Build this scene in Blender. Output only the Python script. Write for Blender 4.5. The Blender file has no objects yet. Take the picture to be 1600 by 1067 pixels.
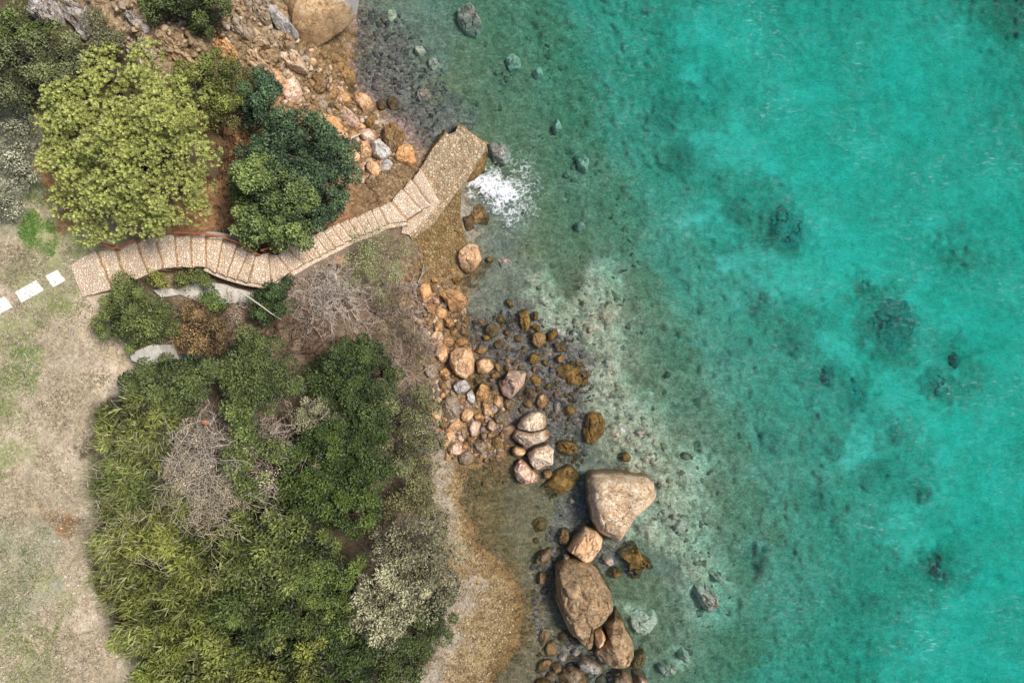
import bpy, math, random
import numpy as np
from mathutils import Vector, Matrix
from mathutils.geometry import delaunay_2d_cdt

random.seed(7)
RNG = np.random.default_rng(7)
H = 26.667            # camera height above the sea
S = 40.0              # metres-to-photo scale at sea level
sc = bpy.context.scene
col = sc.collection

# ------------------------------------------------------------------ helpers
def P(px, py, z):
    k = (H - z) / H / S
    return np.stack([(np.asarray(px, float) - 800) * k, (533.5 - np.asarray(py, float)) * k,
                     np.asarray(z, float) + 0 * np.asarray(px, float)], -1)

def hash3(x, y, z, s):
    x = x.astype(np.int64); y = y.astype(np.int64); z = z.astype(np.int64)
    h = (x * 374761393 + y * 668265263 + z * 2246822519 + s * 3266489917) & 0xffffffff
    h = ((h ^ (h >> 15)) * 2246822519) & 0xffffffff
    h = ((h ^ (h >> 13)) * 3266489917) & 0xffffffff
    return ((h ^ (h >> 16)) & 0xffffff) / float(0xffffff)

def vn(x, y, z=None, s=0):
    x = np.asarray(x, float); y = np.asarray(y, float)
    z = np.zeros_like(x) if z is None else np.asarray(z, float)
    xi, yi, zi = np.floor(x), np.floor(y), np.floor(z)
    fx, fy, fz = x - xi, y - yi, z - zi
    fx, fy, fz = [f * f * (3 - 2 * f) for f in (fx, fy, fz)]
    r = 0
    for dx in (0, 1):
        for dy in (0, 1):
            for dz in (0, 1):
                w = (fx if dx else 1 - fx) * (fy if dy else 1 - fy) * (fz if dz else 1 - fz)
                r = r + w * hash3(xi + dx, yi + dy, zi + dz, s)
    return r * 2 - 1

def fbm(x, y, z=None, s=0, o=4):
    r = 0; a = 1.0; t = 0
    for k in range(o):
        f = 2.03 ** k
        r = r + a * vn(np.asarray(x) * f, np.asarray(y) * f, None if z is None else np.asarray(z) * f, s + k * 17)
        t += a; a *= .5
    return r / t

def link(o, parent=None):
    col.objects.link(o)
    if parent is not None: o.parent = parent
    return o

def tag(o, label=None, cat=None, group=None, kind=None):
    if label: o['label'] = label
    if cat: o['category'] = cat
    if group: o['group'] = group
    if kind: o['kind'] = kind
    return o

def empty(name, loc, label, cat, group=None):
    o = bpy.data.objects.new(name, None); o.empty_display_size = .2
    o.location = loc
    return tag(link(o), label, cat, group)

def mesh_np(name, v, faces, mat, parent=None, attrs=None, smooth=False, loc=None):
    """v: Nx3, faces: array FxK (quads or tris) or list of lists."""
    me = bpy.data.meshes.new(name)
    v = np.asarray(v, np.float32)
    if loc is not None: v = v - np.asarray(loc, np.float32)
    if isinstance(faces, np.ndarray):
        F, K = faces.shape
        me.vertices.add(len(v)); me.vertices.foreach_set('co', v.ravel())
        me.loops.add(F * K); me.loops.foreach_set('vertex_index', faces.astype(np.int32).ravel())
        me.polygons.add(F)
        me.polygons.foreach_set('loop_start', np.arange(0, F * K, K, dtype=np.int32))
        try: me.polygons.foreach_set('loop_total', np.full(F, K, np.int32))
        except Exception: pass
        me.update(calc_edges=True)
    else:
        me.from_pydata(v.tolist(), [], faces); me.update()
    if attrs:
        for an, arr in attrs.items():
            arr = np.asarray(arr, np.float32)
            if arr.ndim == 1:
                a = me.attributes.new(an, 'FLOAT', 'POINT'); a.data.foreach_set('value', arr)
            else:
                a = me.attributes.new(an, 'FLOAT_COLOR', 'POINT')
                a.data.foreach_set('color', np.concatenate([arr, np.ones((len(arr), 1), np.float32)], 1).ravel())
    if smooth: me.polygons.foreach_set('use_smooth', np.ones(len(me.polygons), bool))
    me.materials.append(mat)
    me.validate()
    o = bpy.data.objects.new(name, me)
    if loc is not None and parent is None: o.location = loc
    return link(o, parent)

def in_poly(x, y, poly):
    x = np.asarray(x, float); y = np.asarray(y, float)
    r = np.zeros(x.shape, bool); n = len(poly)
    for i in range(n):
        x1, y1 = poly[i]; x2, y2 = poly[(i + 1) % n]
        if y1 == y2: continue
        c = ((y1 > y) != (y2 > y)) & (x < (x2 - x1) * (y - y1) / (y2 - y1) + x1)
        r ^= c
    return r

def sample_poly(poly, n, seed=0):
    g = np.random.default_rng(seed)
    a = np.array(poly, float); lo, hi = a.min(0), a.max(0)
    out = np.zeros((0, 2))
    while len(out) < n:
        q = lo + g.random((n * 3, 2)) * (hi - lo)
        out = np.concatenate([out, q[in_poly(q[:, 0], q[:, 1], poly)]])
    return out[:n]

# zoomed tracing frames: (origin x, origin y, scale)
Z = {'A': (350, 0, 3.9525), 'B': (560, 360, 3.9525), 'C': (640, 560, 3.9525), 'D': (680, 800, 3.9975),
     'W': (0, 250, 3.9525), 'S': (350, 180, 3.5556), 'O': (0, 0, 3.9525), 'E': (1000, 667, 2.6667), 'F': (800, 400, 2.6667), 'X': (0, 0, 1.0)}
def T(zone, pts):
    ox, oy, s = Z[zone]
    return [(ox + x / s, oy + y / s) for x, y in pts]

# ------------------------------------------------------------------ node helper
class NT:
    def __init__(s, nt): s.t = nt; nt.nodes.clear()
    def n(s, typ, _o=0, **kw):
        nd = s.t.nodes.new(typ)
        ins = kw.pop('i', {})
        for k, v in kw.items(): setattr(nd, k, v)
        for k, v in ins.items():
            sk = nd.inputs[k]
            if hasattr(v, 'is_linked') or hasattr(v, 'links'): s.t.links.new(v, sk)
            elif isinstance(v, bpy.types.Node): s.t.links.new(v.outputs[0], sk)
            else: sk.default_value = v
        return nd
    def math(s, op, a, b=0.0, clamp=False):
        return s.n('ShaderNodeMath', operation=op, use_clamp=clamp, i={0: a, 1: b}).outputs[0]
    def mix(s, f, a, b, bt='MIX'):
        nd = s.n('ShaderNodeMix', data_type='RGBA', blend_type=bt, i={0: f, 6: a, 7: b})
        return nd.outputs[2]
    def noise(s, vec, scale, detail=4, rough=.55, dist=0.0):
        nd = s.n('ShaderNodeTexNoise', i={'Vector': vec, 'Scale': scale, 'Detail': detail, 'Roughness': rough, 'Distortion': dist})
        return nd.outputs['Fac']
    def ramp(s, f, a, b):
        return s.n('ShaderNodeMapRange', i={0: f, 1: a, 2: b, 3: 0.0, 4: 1.0}).outputs[0]
    def attr(s, name, out='Color'):
        return s.n('ShaderNodeAttribute', attribute_name=name).outputs[out]

def newmat(name):
    m = bpy.data.materials.new(name); m.use_nodes = True
    return m, NT(m.node_tree)

def C4(c): return (c[0], c[1], c[2], 1)

def out(nt, shader): nt.n('ShaderNodeOutputMaterial', i={'Surface': shader})

def princ(nt, colr, rough=.85, normal=None, spec=.3):
    i = {'Base Color': colr, 'Roughness': rough, 'Specular IOR Level': spec}
    if normal is not None: i['Normal'] = normal
    return nt.n('ShaderNodeBsdfPrincipled', i=i).outputs[0]

def bump(nt, h, strength=.5, dist=.05):
    return nt.n('ShaderNodeBump', i={'Height': h, 'Strength': strength, 'Distance': dist}).outputs[0]

# ------------------------------------------------------------------ terrain shape
CP = [  # photo x, photo y, ground height
 # lawn
 (0,1067,5.1),(100,1067,5.0),(200,1067,4.8),(0,900,5.1),(120,900,4.9),(0,700,5.1),(130,700,4.9),(0,560,5.1),(130,560,5.0),(60,450,5.1),
 (0,380,5.2),(110,380,5.0),(0,250,5.4),(0,120,5.6),(0,0,5.9),(120,0,5.6),(100,120,5.2),(200,60,4.8),(200,160,4.7),(110,250,4.9),(200,300,4.4),
 (270,0,4.6),(300,80,4.0),(300,180,3.7),(300,300,3.7),(360,330,3.1),(380,120,3.0),(370,220,2.9),(380,20,3.4),(440,60,2.3),(440,130,1.9),(430,230,2.0),
 (440,320,1.9),(480,330,1.7),(500,230,1.3),(520,280,1.25),(470,30,1.8),(560,265,.75),(600,250,.5),(560,310,1.15),(622,366,.86),(634,378,.80),(612,352,1.0),(600,362,1.05),(608,300,1.12),(596,292,1.15),(603,288,1.1),(612,283,1.03),(590,300,1.2),(598,312,1.15),(630,275,.75),(500,100,1.0),(520,170,.8),(560,205,.45),(610,215,.3),
 # beside the staircase
 (110,470,5.08),(180,470,4.8),(125,470,5.06),(105,420,5.1),(240,455,4.0),(300,445,3.6),(360,460,3.0),(420,455,2.4),(470,420,2.1),(520,395,1.6),(580,360,1.1),(600,390,.9),(140,400,5.02),(180,370,4.5),(250,360,4.0),(330,355,3.2),(395,380,2.5),
 # slope with the scrub
 (250,520,4.0),(330,520,3.2),(420,520,2.3),(520,470,1.5),(600,450,.9),(520,560,1.5),(600,560,.9),(300,620,3.8),(420,640,2.6),(520,660,1.7),(600,660,1.0),
 (200,700,4.5),(300,760,3.9),(420,760,2.9),(520,780,1.9),(600,780,1.0),(180,850,4.6),(300,900,3.9),(420,900,3.0),(520,900,2.0),(600,900,1.2),(250,1000,4.3),(350,1050,3.6),(450,1050,2.7),(550,1050,1.7),(640,1050,.9),
 (660,560,.55),(650,480,.55),(650,640,.6),(660,720,.55),(665,800,.6),(680,880,.7),(700,960,.65),(670,1040,.6),
 # strand
 (692,740,.3),(697,820,.33),(740,900,.4),(770,960,.4),(730,1030,.4),(690,1067,.45),
 (710,735,.02),(715,790,.02),(738,860,.02),(805,920,.02),(812,980,.02),(780,1040,.02),(762,1067,.02),
 # shoreline
 (556,-40,0),(552,30,0),(540,70,.05),(556,130,0),(588,170,0),(620,190,.02),(650,225,0),
 (735,330,.05),(745,400,0),(720,440,.05),(728,480,0),(700,520,.08),(716,560,.1),(740,610,.1),(760,640,.08),(790,680,0),(785,720,0),(730,690,.15),(700,600,.3),(690,650,.4),
 (690,430,.3),(640,410,.55),(690,330,.2),
 # lagoon and shallow rubble
 (800,760,-.12),(770,800,-.11),(830,800,-.18),(820,860,-.18),(850,930,-.18),(845,1000,-.16),(810,1060,-.1),(870,1060,-.2),(900,750,-.35),(900,850,-.3),
 (800,560,-.1),(770,500,-.12),(850,600,-.18),(900,650,-.2),(880,700,-.3),(850,640,-.15),(830,520,-.15),(760,450,-.2),(800,460,-.3),(780,380,-.3),
 (590,100,-.2),(620,150,-.2),(660,190,-.22),(580,30,-.25),(640,60,-.35),(690,160,-.4),(690,90,-.6),(650,-30,-.7),
 # reef band near the surface
 (840,440,-.22),(860,490,-.18),(920,440,-.3),(950,490,-.22),(920,530,-.2),(950,570,-.25),(930,610,-.2),(970,640,-.25),(1000,680,-.22),(960,690,-.2),(1040,730,-.28),(1070,780,-.3),(1040,820,-.35),(1030,700,-.3),(970,730,-.3),(1090,900,-.4),(1050,860,-.5),(1000,900,-.6),(1000,1000,-.6),(1050,1030,-.6),
 # open bottom
 (720,40,-.9),(760,120,-1.0),(760,200,-.8),(800,260,-.7),(820,330,-.6),(860,390,-.7),(880,440,-.75),(830,200,-1.1),(850,100,-1.5),(830,20,-1.6),(900,300,-1.2),(930,380,-1.1),(980,430,-.9),
 (900,180,-1.8),(920,60,-2.3),(980,270,-1.8),(1000,380,-1.6),(1020,480,-1.1),(1030,560,-1.0),(1060,640,-.9),(1100,700,-.9),(1130,800,-1.0),(1120,960,-1.3),(1150,880,-1.2),(1100,1060,-1.3),
 (1000,120,-3.0),(1040,0,-3.6),(1080,220,-2.9),(1080,340,-2.6),(1100,450,-2.0),(1120,550,-1.6),(1150,650,-1.4),(1200,750,-1.5),(1250,850,-1.7),(1230,950,-2.0),(1200,1060,-2.2),
 (1150,120,-4.0),(1200,0,-4.6),(1200,280,-3.8),(1200,400,-3.0),(1220,520,-2.6),(1250,620,-2.3),(1300,720,-2.3),(1350,820,-2.6),(1350,920,-3.0),(1330,1050,-3.2),
 (1300,120,-4.9),(1350,300,-4.8),(1350,450,-4.2),(1380,560,-3.8),(1420,680,-3.7),(1450,800,-4.0),(1450,930,-4.2),(1430,1060,-4.4),
 (1500,0,-5.8),(1500,250,-5.6),(1500,450,-5.2),(1520,650,-5.0),(1580,800,-5.2),(1580,1000,-5.4),(1600,150,-6.0),(1600,500,-5.7),
 # beyond the frame
 (-600,-400,7.5),(-600,500,7),(-600,1400,7),(100,-500,6.5),(450,-500,3),(560,-300,0),(800,-500,-2.5),(1200,-600,-5.5),(2000,-500,-8),(2200,500,-8.5),(2000,1500,-8),
 (1300,1600,-4),(1000,1500,-2),(850,1400,-.8),(700,1400,.4),(500,1500,2.5),(200,1500,5),(-300,2000,6.5),(-2500,500,9),(4500,500,-11),(1200,-4000,-9),(1200,4500,-8),(-500,-4000,9),(-300,4500,8),
]
cp = np.array(CP, float)
cxy = cp[:, :2] / 100.
d = np.linalg.norm(cxy[:, None] - cxy[None], axis=-1)
n_ = len(cp)
Am = np.zeros((n_ + 1, n_ + 1)); Am[:n_, :n_] = d + np.eye(n_) * -.02; Am[:n_, n_] = 1; Am[n_, :n_] = 1
wts = np.linalg.solve(Am, np.concatenate([cp[:, 2], [0]]))
def base_h(px, py):
    px = np.asarray(px, float); py = np.asarray(py, float)
    shp = px.shape
    q = np.stack([px.ravel(), py.ravel()], -1) / 100.
    r = np.empty(len(q))
    for i in range(0, len(q), 20000):
        dd = np.linalg.norm(q[i:i + 20000, None] - cxy[None], axis=-1)
        r[i:i + 20000] = dd @ wts[:n_] + wts[n_]
    return r.reshape(shp)

# ground zones: dark colour, light colour, pebble amount, roughness amplitude (m)
ZN = {
 'lawn': ((.35,.275,.19),(.65,.53,.40),.4,.03),
 'grass': ((.22,.235,.10),(.54,.50,.30),.1,.03),
 'sage':   ((.26,.26,.175),(.52,.48,.36),.15,.05),
 'path':   ((.48,.37,.26),(.72,.61,.48),.35,.02),
 'soil':   ((.20,.10,.045),(.50,.30,.16),.5,.10),
 'scrub':  ((.05,.042,.025),(.17,.13,.08),.2,.08),
 'litter': ((.13,.085,.055),(.34,.25,.18),.3,.08),
 'cliff':  ((.13,.085,.045),(.60,.45,.29),.6,.34),
 'rubble': ((.10,.062,.03),(.42,.28,.155),.9,.12),
 'grit': ((.27,.22,.165),(.46,.385,.30),.6,.02),
 'gold': ((.19,.13,.06),(.42,.31,.17),1.0,.03),
 'wetgold': ((.15,.10,.045),(.32,.22,.105),.9,.02),
 'pool': ((.20,.145,.085),(.43,.325,.21),.6,.02),
 'poolbrown': ((.20,.13,.06),(.40,.285,.15),.7,.02),
 'purple': ((.13,.095,.09),(.50,.39,.36),.8,.10),
 'reef': ((.30,.27,.20),(.98,.91,.74),.55,.24),
 'reefpink': ((.34,.27,.22),(.98,.80,.68),.3,.17),
 'olive': ((.17,.155,.095),(.47,.41,.28),.4,.09),
 'greygr': ((.18,.17,.14),(.52,.47,.39),.45,.09),
 'weed': ((.13,.14,.095),(.60,.50,.365),.3,.2),
 'weeds2': ((.16,.245,.20),(.60,.625,.52),.18,.22),
 'sand': ((.58,.60,.57),(.83,.84,.80),0,.05),
 'weedbed': ((.05,.125,.105),(.27,.34,.285),.1,.25),
 'dark': ((.15,.25,.215),(.52,.58,.49),.1,.2),
}
ZP = {
 'lawn': [(20,480),(80,540),(40,640),(100,620),(150,560),(20,740),(110,680),(20,800),(100,780),(130,760),(80,960),(130,1000),(40,1020),(160,1050),(20,600),(60,330),(20,400),(130,300),(-80,600),(-80,900)],
 'path': [(110,740),(115,790),(120,850),(110,900),(150,960),(180,1000),(205,1040),(190,540),(150,520),(185,590),(120,500),(150,470),(20,660),(110,720)],
 'grass': [(20,1000),(60,1050),(10,960),(95,930),(15,610),(8,720),(70,400),(120,390),(40,430),(75,470),(60,350),(65,370),(40,490),(20,510),(90,470),(110,400),(10,690),(40,560),(75,410),(10,640),(10,930),(60,900),(50,300)],
 'sage': [(10,180),(30,220),(20,280),(50,250),(10,320),(40,290),(30,850),(60,870),(20,900),(80,840),(40,930),(15,960),(90,920)],
 'soil': [(75,270),(85,290),(95,830),(100,815),(385,330),(340,330),(330,345),(360,160),(380,185),(400,210),(430,180),(480,215),(520,235),(555,250),(540,290),(100,345)],
 'cliff': [(200,20),(230,60),(260,40),(260,90),(320,70),(360,60),(380,100),(410,60),(420,20),(350,20),(170,30),(330,30),(300,60),(390,130)],
 'scrub': [(168,700),(165,850),(185,950),(222,1030),(172,770),(200,640),(165,900),(205,990),(60,110),(20,60),(100,60),(30,140),(180,120),(120,200),(220,250),(290,20),(340,130),(280,150),(300,250),(370,250),(450,230),(430,330),(370,350),(210,490),(300,600),(250,700),(300,800),(400,800),(500,800),(300,950),(450,950),(550,950),(450,700),(550,600),(560,700),(350,1050),(250,900),(200,800),(400,600),(600,1040),(650,980),(500,1060)],
 'litter': [(330,500),(420,530),(480,530),(520,450),(560,480),(600,500),(640,520),(600,440),(500,640),(640,600),(650,680),(620,620),(640,760),(630,800),(350,680),(640,880),(280,500),(480,410),(590,400),(600,370),(540,420)],
 'rubble': [(440,110),(470,130),(500,130),(530,180),(580,230),(500,90),(460,80),(520,90),(560,170),(600,260),(620,240),(560,280),(590,280),(660,470),(690,500),(700,530),(690,570),(680,610),(740,620),(700,640),(750,680),(740,720),(780,600),(720,660),(660,450),(720,430),(530,60)],
 'grit': [(690,730),(685,760),(695,800),(705,830),(695,780),(725,940),(700,1010),(680,1060),(740,920)],
 'gold': [(704,738),(706,768),(708,795),(712,825),(715,800),(720,850),(735,890),(760,920),(770,960),(750,1000),(720,1050),(745,1050),(790,950),(700,870)],
 'wetgold': [(745,900),(790,940),(780,1000),(750,1060),(730,840),(725,800),(722,760),(800,960),(733,760),(742,840),(770,885),(805,930),(812,970),(795,1010),(772,1050),(755,850)],
 'poolbrown': [(722,745),(726,785),(732,830),(738,780),(743,820),(735,752),(752,855),(772,880),(800,900),(750,740),(760,770),(770,730),(745,800),(755,840),(765,800)],
 'pool': [(800,780),(820,830),(800,860),(830,900),(850,960),(840,1010),(810,1050),(790,820),(860,800),(830,1067),(860,760)],
 'purple': [(590,60),(610,110),(640,140),(660,190),(640,210),(570,90),(590,140),(650,170),(560,60),(620,70),(880,560),(850,570),(840,610),(880,640),(900,690),(870,690),(900,610),(900,740),(890,800),(890,830),(960,870),(880,1060),(900,1067),(820,490),(800,510),(780,520),(800,560),(900,560),(940,870),(800,640),(960,720),(690,190)],
 'greygr': [(640,30),(680,100),(660,80),(620,20),(780,360),(760,440),(790,430),(820,430),(760,480),(800,460),(740,350),(920,740),(940,710),(1000,880),(990,1040),(1030,880),(600,30)],
 'olive': [(760,150),(800,220),(760,230),(800,180),(850,200),(860,370),(880,420),(830,380),(900,390),(890,450),(870,340),(700,130),(760,80),(720,90),(790,130),(1020,920),(1010,950),(980,930)],
 'reef': [(845,440),(860,485),(835,465),(890,480),(920,470),(940,500),(950,520),(920,530),(960,545),(900,510),(870,495),(930,600),(960,610),(940,620),(970,640),(1000,660),(985,690),(950,680),(940,650),(1000,720),(1040,740),(1060,770),(1050,800),(1040,840),(1020,820),(1060,830),(1080,780),(1070,730),(980,660),(1030,720),(1000,630),(955,580)],
 'reefpink': [(930,425),(945,420),(1000,668),(985,675),(1090,915),(1100,935),(1060,760)],
 'weed': [(830,60),(860,120),(900,220),(930,320),(980,380),(970,300),(950,400),(1000,450),(1010,520),(1020,600),(1060,560),(1080,630),(1100,680),(1120,760),(1140,830),(1060,950),(1110,1000),(1080,1040),(1150,700),(1150,900),(1180,780),(1200,850),(1160,1020),(1020,1010),(900,150),(1040,680),(1000,500),(970,460),(980,560)],
 'weeds2': [(960,30),(1000,90),(955,130),(1010,160),(1020,30),(1050,90),(1060,150),(1000,230),(1020,290),(1060,480),(1100,520),(1140,480),(1170,560),(1200,620),(1250,680),(1300,700),(1250,760),(1300,800),(1350,760),(1280,870),(1220,930),(1350,880),(1380,940),(1280,980),(1200,1050),(1310,1050),(1050,400),(1040,330),(1150,600),(1200,560),(1120,420),(1420,900),(1240,820),(1180,680),(1380,1020),(1330,850)],
 'dark': [(1040,180),(1060,260),(1090,150),(1210,360),(1230,370),(1190,350),(1070,420),(1150,330),(1385,510),(1390,540),(1370,490),(1330,620),(1340,610),(1465,600),(1490,565),(1395,680),(1380,740),(1280,590),(1470,890),(1460,870),(1350,450),(1190,480),(1230,530),(1440,770),(1200,680),(1260,690),(1000,200),(1120,300),(1270,780),(1180,870),(1400,520),(1410,550),(1360,940),(1580,30),(1540,10),(1480,385)],
 'sand': [(1150,60),(1250,150),(1250,260),(1300,350),(1300,450),(1350,400),(1290,400),(1430,450),(1450,350),(1500,480),(1430,620),(1450,660),(1400,610),(1330,680),(1500,700),(1550,650),(1420,820),(1500,800),(1550,900),(1500,1000),(1450,1000),(1520,950),(1350,250),(1450,200),(1550,300),(1400,100),(1500,80),(1590,450),(1100,60),(1130,210),(1180,250),(1560,780),(1580,1060),(1470,1060),(1560,550),(1440,560),(1080,120),(1160,430),(1230,440),(1100,350),(1800,500),(2500,500),(1500,-300),(1500,1400),(1330,540)],
}
znames = list(ZN)
# reef crust and weed beds with ragged outlines (photo pixels)
REEFS = [[(822,425),(850,430),(870,470),(900,475),(915,430),(940,415),(965,430),(985,470),(970,500),(975,555),(955,560),(930,520),(900,530),(880,500),(845,490)],
 [(915,600),(940,590),(955,575),(985,590),(1000,640),(1015,660),(1045,690),(1075,740),(1090,790),(1075,800),(1050,790),(1055,820),(1040,840),(1015,810),(1030,770),(1028,745),(1000,735),(960,725),(935,700),(945,650),(915,620)],
 [(1060,890),(1110,880),(1130,920),(1115,960),(1080,945)], [(970,940),(1010,950),(1020,985),(985,985)], [(1040,1010),(1075,1010),(1070,1040),(1045,1040)], [(1040,815),(1075,815),(1080,835),(1055,842)]]
BEDS = [(1385,522,52),(1332,620,24),(1463,600,28),(1491,564,17),(1393,678,19),(1222,362,44),(1465,888,30),(1362,738,26),(1350,448,16),(1288,590,24),(1062,250,36),(1585,15,55),(1240,540,26),(1190,482,24),(1440,772,20),(1040,180,30),(1205,690,26),(1150,330,22),(1300,700,20),(1130,560,20),(1275,780,22),(1180,880,24),(1350,940,20)]
def masks(px, py):
    wx = px + 16 * fbm(px / 26, py / 26, s=71, o=5); wy = py + 16 * fbm(px / 26, py / 26, s=72, o=5)
    m = np.zeros(px.shape)
    for pl in REEFS:
        a = np.array(pl, float); lo, hi = a.min(0) - 40, a.max(0) + 40
        k = np.where((wx > lo[0]) & (wx < hi[0]) & (wy > lo[1]) & (wy < hi[1]))[0]
        if not len(k): continue
        x, y = wx[k], wy[k]; dmin = np.full(len(k), 1e9)
        for i in range(len(a)):
            p, q = a[i], a[(i + 1) % len(a)]; e = q - p
            t = np.clip(((x - p[0]) * e[0] + (y - p[1]) * e[1]) / (e @ e), 0, 1)
            dmin = np.minimum(dmin, np.hypot(x - p[0] - t * e[0], y - p[1] - t * e[1]))
        sd = np.where(in_poly(x, y, pl), dmin, -dmin)
        m[k] = np.maximum(m[k], np.clip((sd + 5) / 9, 0, 1))
    b = np.zeros(px.shape)
    for x, y, r in BEDS:
        b = np.maximum(b, np.clip((r * 1.1 - np.hypot(wx - x, wy - y)) / (r * .6), 0, 1) * .62)
    return m, b
zpx, zid = [], []
for k, v in ZP.items():
    for p in v: zpx.append(p); zid.append(znames.index(k))
zpx = np.array(zpx, float) / 100.; zid = np.array(zid)
onehot = np.eye(len(znames))[zid]
def zone_w(px, py, warp=1.0):
    px = np.asarray(px, float).ravel(); py = np.asarray(py, float).ravel()
    sea_ = np.clip((px - 820 - .28 * py) / 160, 0, 1)
    wx = px + warp * ((28 + 22 * sea_) * fbm(px / 60, py / 60, s=5, o=5) + (8 + 14 * sea_) * vn(px / 9, py / 9, s=8))
    wy = py + warp * ((28 + 22 * sea_) * fbm(px / 60, py / 60, s=6, o=5) + (8 + 14 * sea_) * vn(px / 9, py / 9, s=9))
    q = np.stack([wx, wy], -1) / 100.
    r = np.empty((len(q), len(znames)))
    for i in range(0, len(q), 20000):
        d2 = ((q[i:i + 20000, None] - zpx[None]) ** 2).sum(-1) + .004
        w = d2 ** -(3.0 - 1.6 * sea_[i:i + 20000, None])
        r[i:i + 20000] = (w @ onehot) / w.sum(1, keepdims=True)
    m, b = masks(px, py)
    r *= (1 - m * .9 - b * (1 - m))[:, None]
    r[:, znames.index('reef')] += m * .9; r[:, znames.index('weedbed')] += b * (1 - m)
    return r
zA = np.array([ZN[k][0] for k in znames]); zB = np.array([ZN[k][1] for k in znames])
zS = np.array([ZN[k][2] for k in znames]); zR = np.array([ZN[k][3] for k in znames])
def detail_h(px, py, w):
    x = np.asarray(px).ravel() / S; y = np.asarray(py).ravel() / S
    return (w @ zR) * (1.1 * fbm(x * 1.3, y * 1.3, s=21, o=3) + .9 * fbm(x * 5, y * 5, s=31, o=3))
def terr(px, py):
    px = np.atleast_1d(np.asarray(px, float)); py = np.atleast_1d(np.asarray(py, float))
    w = zone_w(px, py)
    return base_h(px, py).ravel() + detail_h(px, py, w)
def terr1(px, py): return float(base_h(np.array([px]), np.array([py]))[0])

def axis(lo, hi, step, far):
    a = np.arange(lo, hi + step, step)
    g = []; s = step; x = 0
    while x < far: s *= 1.35; x += s; g.append(x)
    g = np.array(g)
    return np.concatenate([lo - g[::-1], a, a[-1] + g])
ax = axis(-60, 1660, 3.2, 9000); ay = axis(-60, 1127, 3.2, 9000)
GX, GY = np.meshgrid(ax, ay)
gw = zone_w(GX, GY)
gh = base_h(GX, GY).ravel() + detail_h(GX, GY, gw)
gv = P(GX.ravel(), GY.ravel(), gh)
nx, ny = len(ax), len(ay)
ii = np.arange(nx * ny).reshape(ny, nx)
gf = np.stack([ii[:-1, :-1].ravel(), ii[1:, :-1].ravel(), ii[1:, 1:].ravel(), ii[:-1, 1:].ravel()], -1)

def ground_mat():
    m, t = newmat('ground')
    co = t.n('ShaderNodeTexCoord').outputs['Object']
    pos = t.n('ShaderNodeNewGeometry').outputs['Position']
    z = t.n('ShaderNodeSeparateXYZ', i={0: pos}).outputs[2]
    n1 = t.noise(co, 2.6, 5, .62); n2 = t.noise(co, 11, 4, .65, .3); n3 = t.noise(co, 42, 3, .6)
    f = t.math('ADD', t.math('MULTIPLY', n1, .34), t.math('ADD', t.math('MULTIPLY', n2, .40), t.math('MULTIPLY', n3, .26)))
    f = t.ramp(f, .36, .64)
    c = t.mix(f, t.attr('colA'), t.attr('colB'))
    # pebbles: every voronoi cell its own grey
    warp = t.n('ShaderNodeVectorMath', operation='ADD', i={0: co, 1: t.n('ShaderNodeVectorMath', operation='SCALE', i={0: t.n('ShaderNodeTexNoise', i={'Vector': co, 'Scale': 9.0}).outputs['Color'], 'Scale': .12}).outputs[0]}).outputs[0]
    v1 = t.n('ShaderNodeTexVoronoi', i={'Vector': warp, 'Scale': 9.0, 'Randomness': 1.0})
    v2 = t.n('ShaderNodeTexVoronoi', i={'Vector': warp, 'Scale': 22.0, 'Randomness': 1.0})
    r1 = t.n('ShaderNodeSeparateColor', i={0: v1.outputs['Color']}).outputs[0]
    r2 = t.n('ShaderNodeSeparateColor', i={0: v2.outputs['Color']}).outputs[1]
    peb = t.math('ADD', t.math('MULTIPLY', r1, .5), t.math('MULTIPLY', r2, .5))
    gain = t.ramp(peb, 0.0, 1.0)
    gain = t.n('ShaderNodeMapRange', i={0: peb, 1: .15, 2: .85, 3: .45, 4: 1.65}).outputs[0]
    spk = t.attr('spk', 'Fac')
    c = t.mix(t.ramp(t.noise(co, .9, 4, .6, .5), .38, .64), c, t.mix(1.0, c, (.83, .84, .77, 1), 'MULTIPLY'))
    c = t.mix(t.math('MULTIPLY', t.ramp(t.noise(co, 6.5, 5, .7, .8), .58, .68), .6), c, t.mix(1.0, c, (.42, .42, .42, 1), 'MULTIPLY'))
    gcol = t.n('ShaderNodeCombineColor', i={0: gain, 1: gain, 2: gain}).outputs[0]
    c = t.mix(spk, c, t.mix(1.0, c, gcol, 'MULTIPLY'))
    # damp line at the sea's edge
    zz = t.math('ADD', z, t.math('MULTIPLY', t.math('SUBTRACT', n2, .5), .12))
    wet = t.math('SUBTRACT', 1.0, t.ramp(zz, .03, .16))
    c = t.mix(wet, c, t.mix(1.0, c, (.84, .79, .73, 1), 'MULTIPLY'))
    hgt = t.math('ADD', t.math('MULTIPLY', n2, .8), t.math('ADD', t.math('MULTIPLY', n3, .35), t.math('MULTIPLY', t.math('MULTIPLY', v1.outputs['Distance'], -1.0), spk)))
    out(t, princ(t, c, .9, bump(t, hgt, .6, .09), .15))
    return m
ground = mesh_np('ground', gv, gf, ground_mat(), attrs={'colA': gw @ zA, 'colB': gw @ zB, 'spk': gw @ zS}, smooth=True)
tag(ground, kind='structure')

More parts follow.
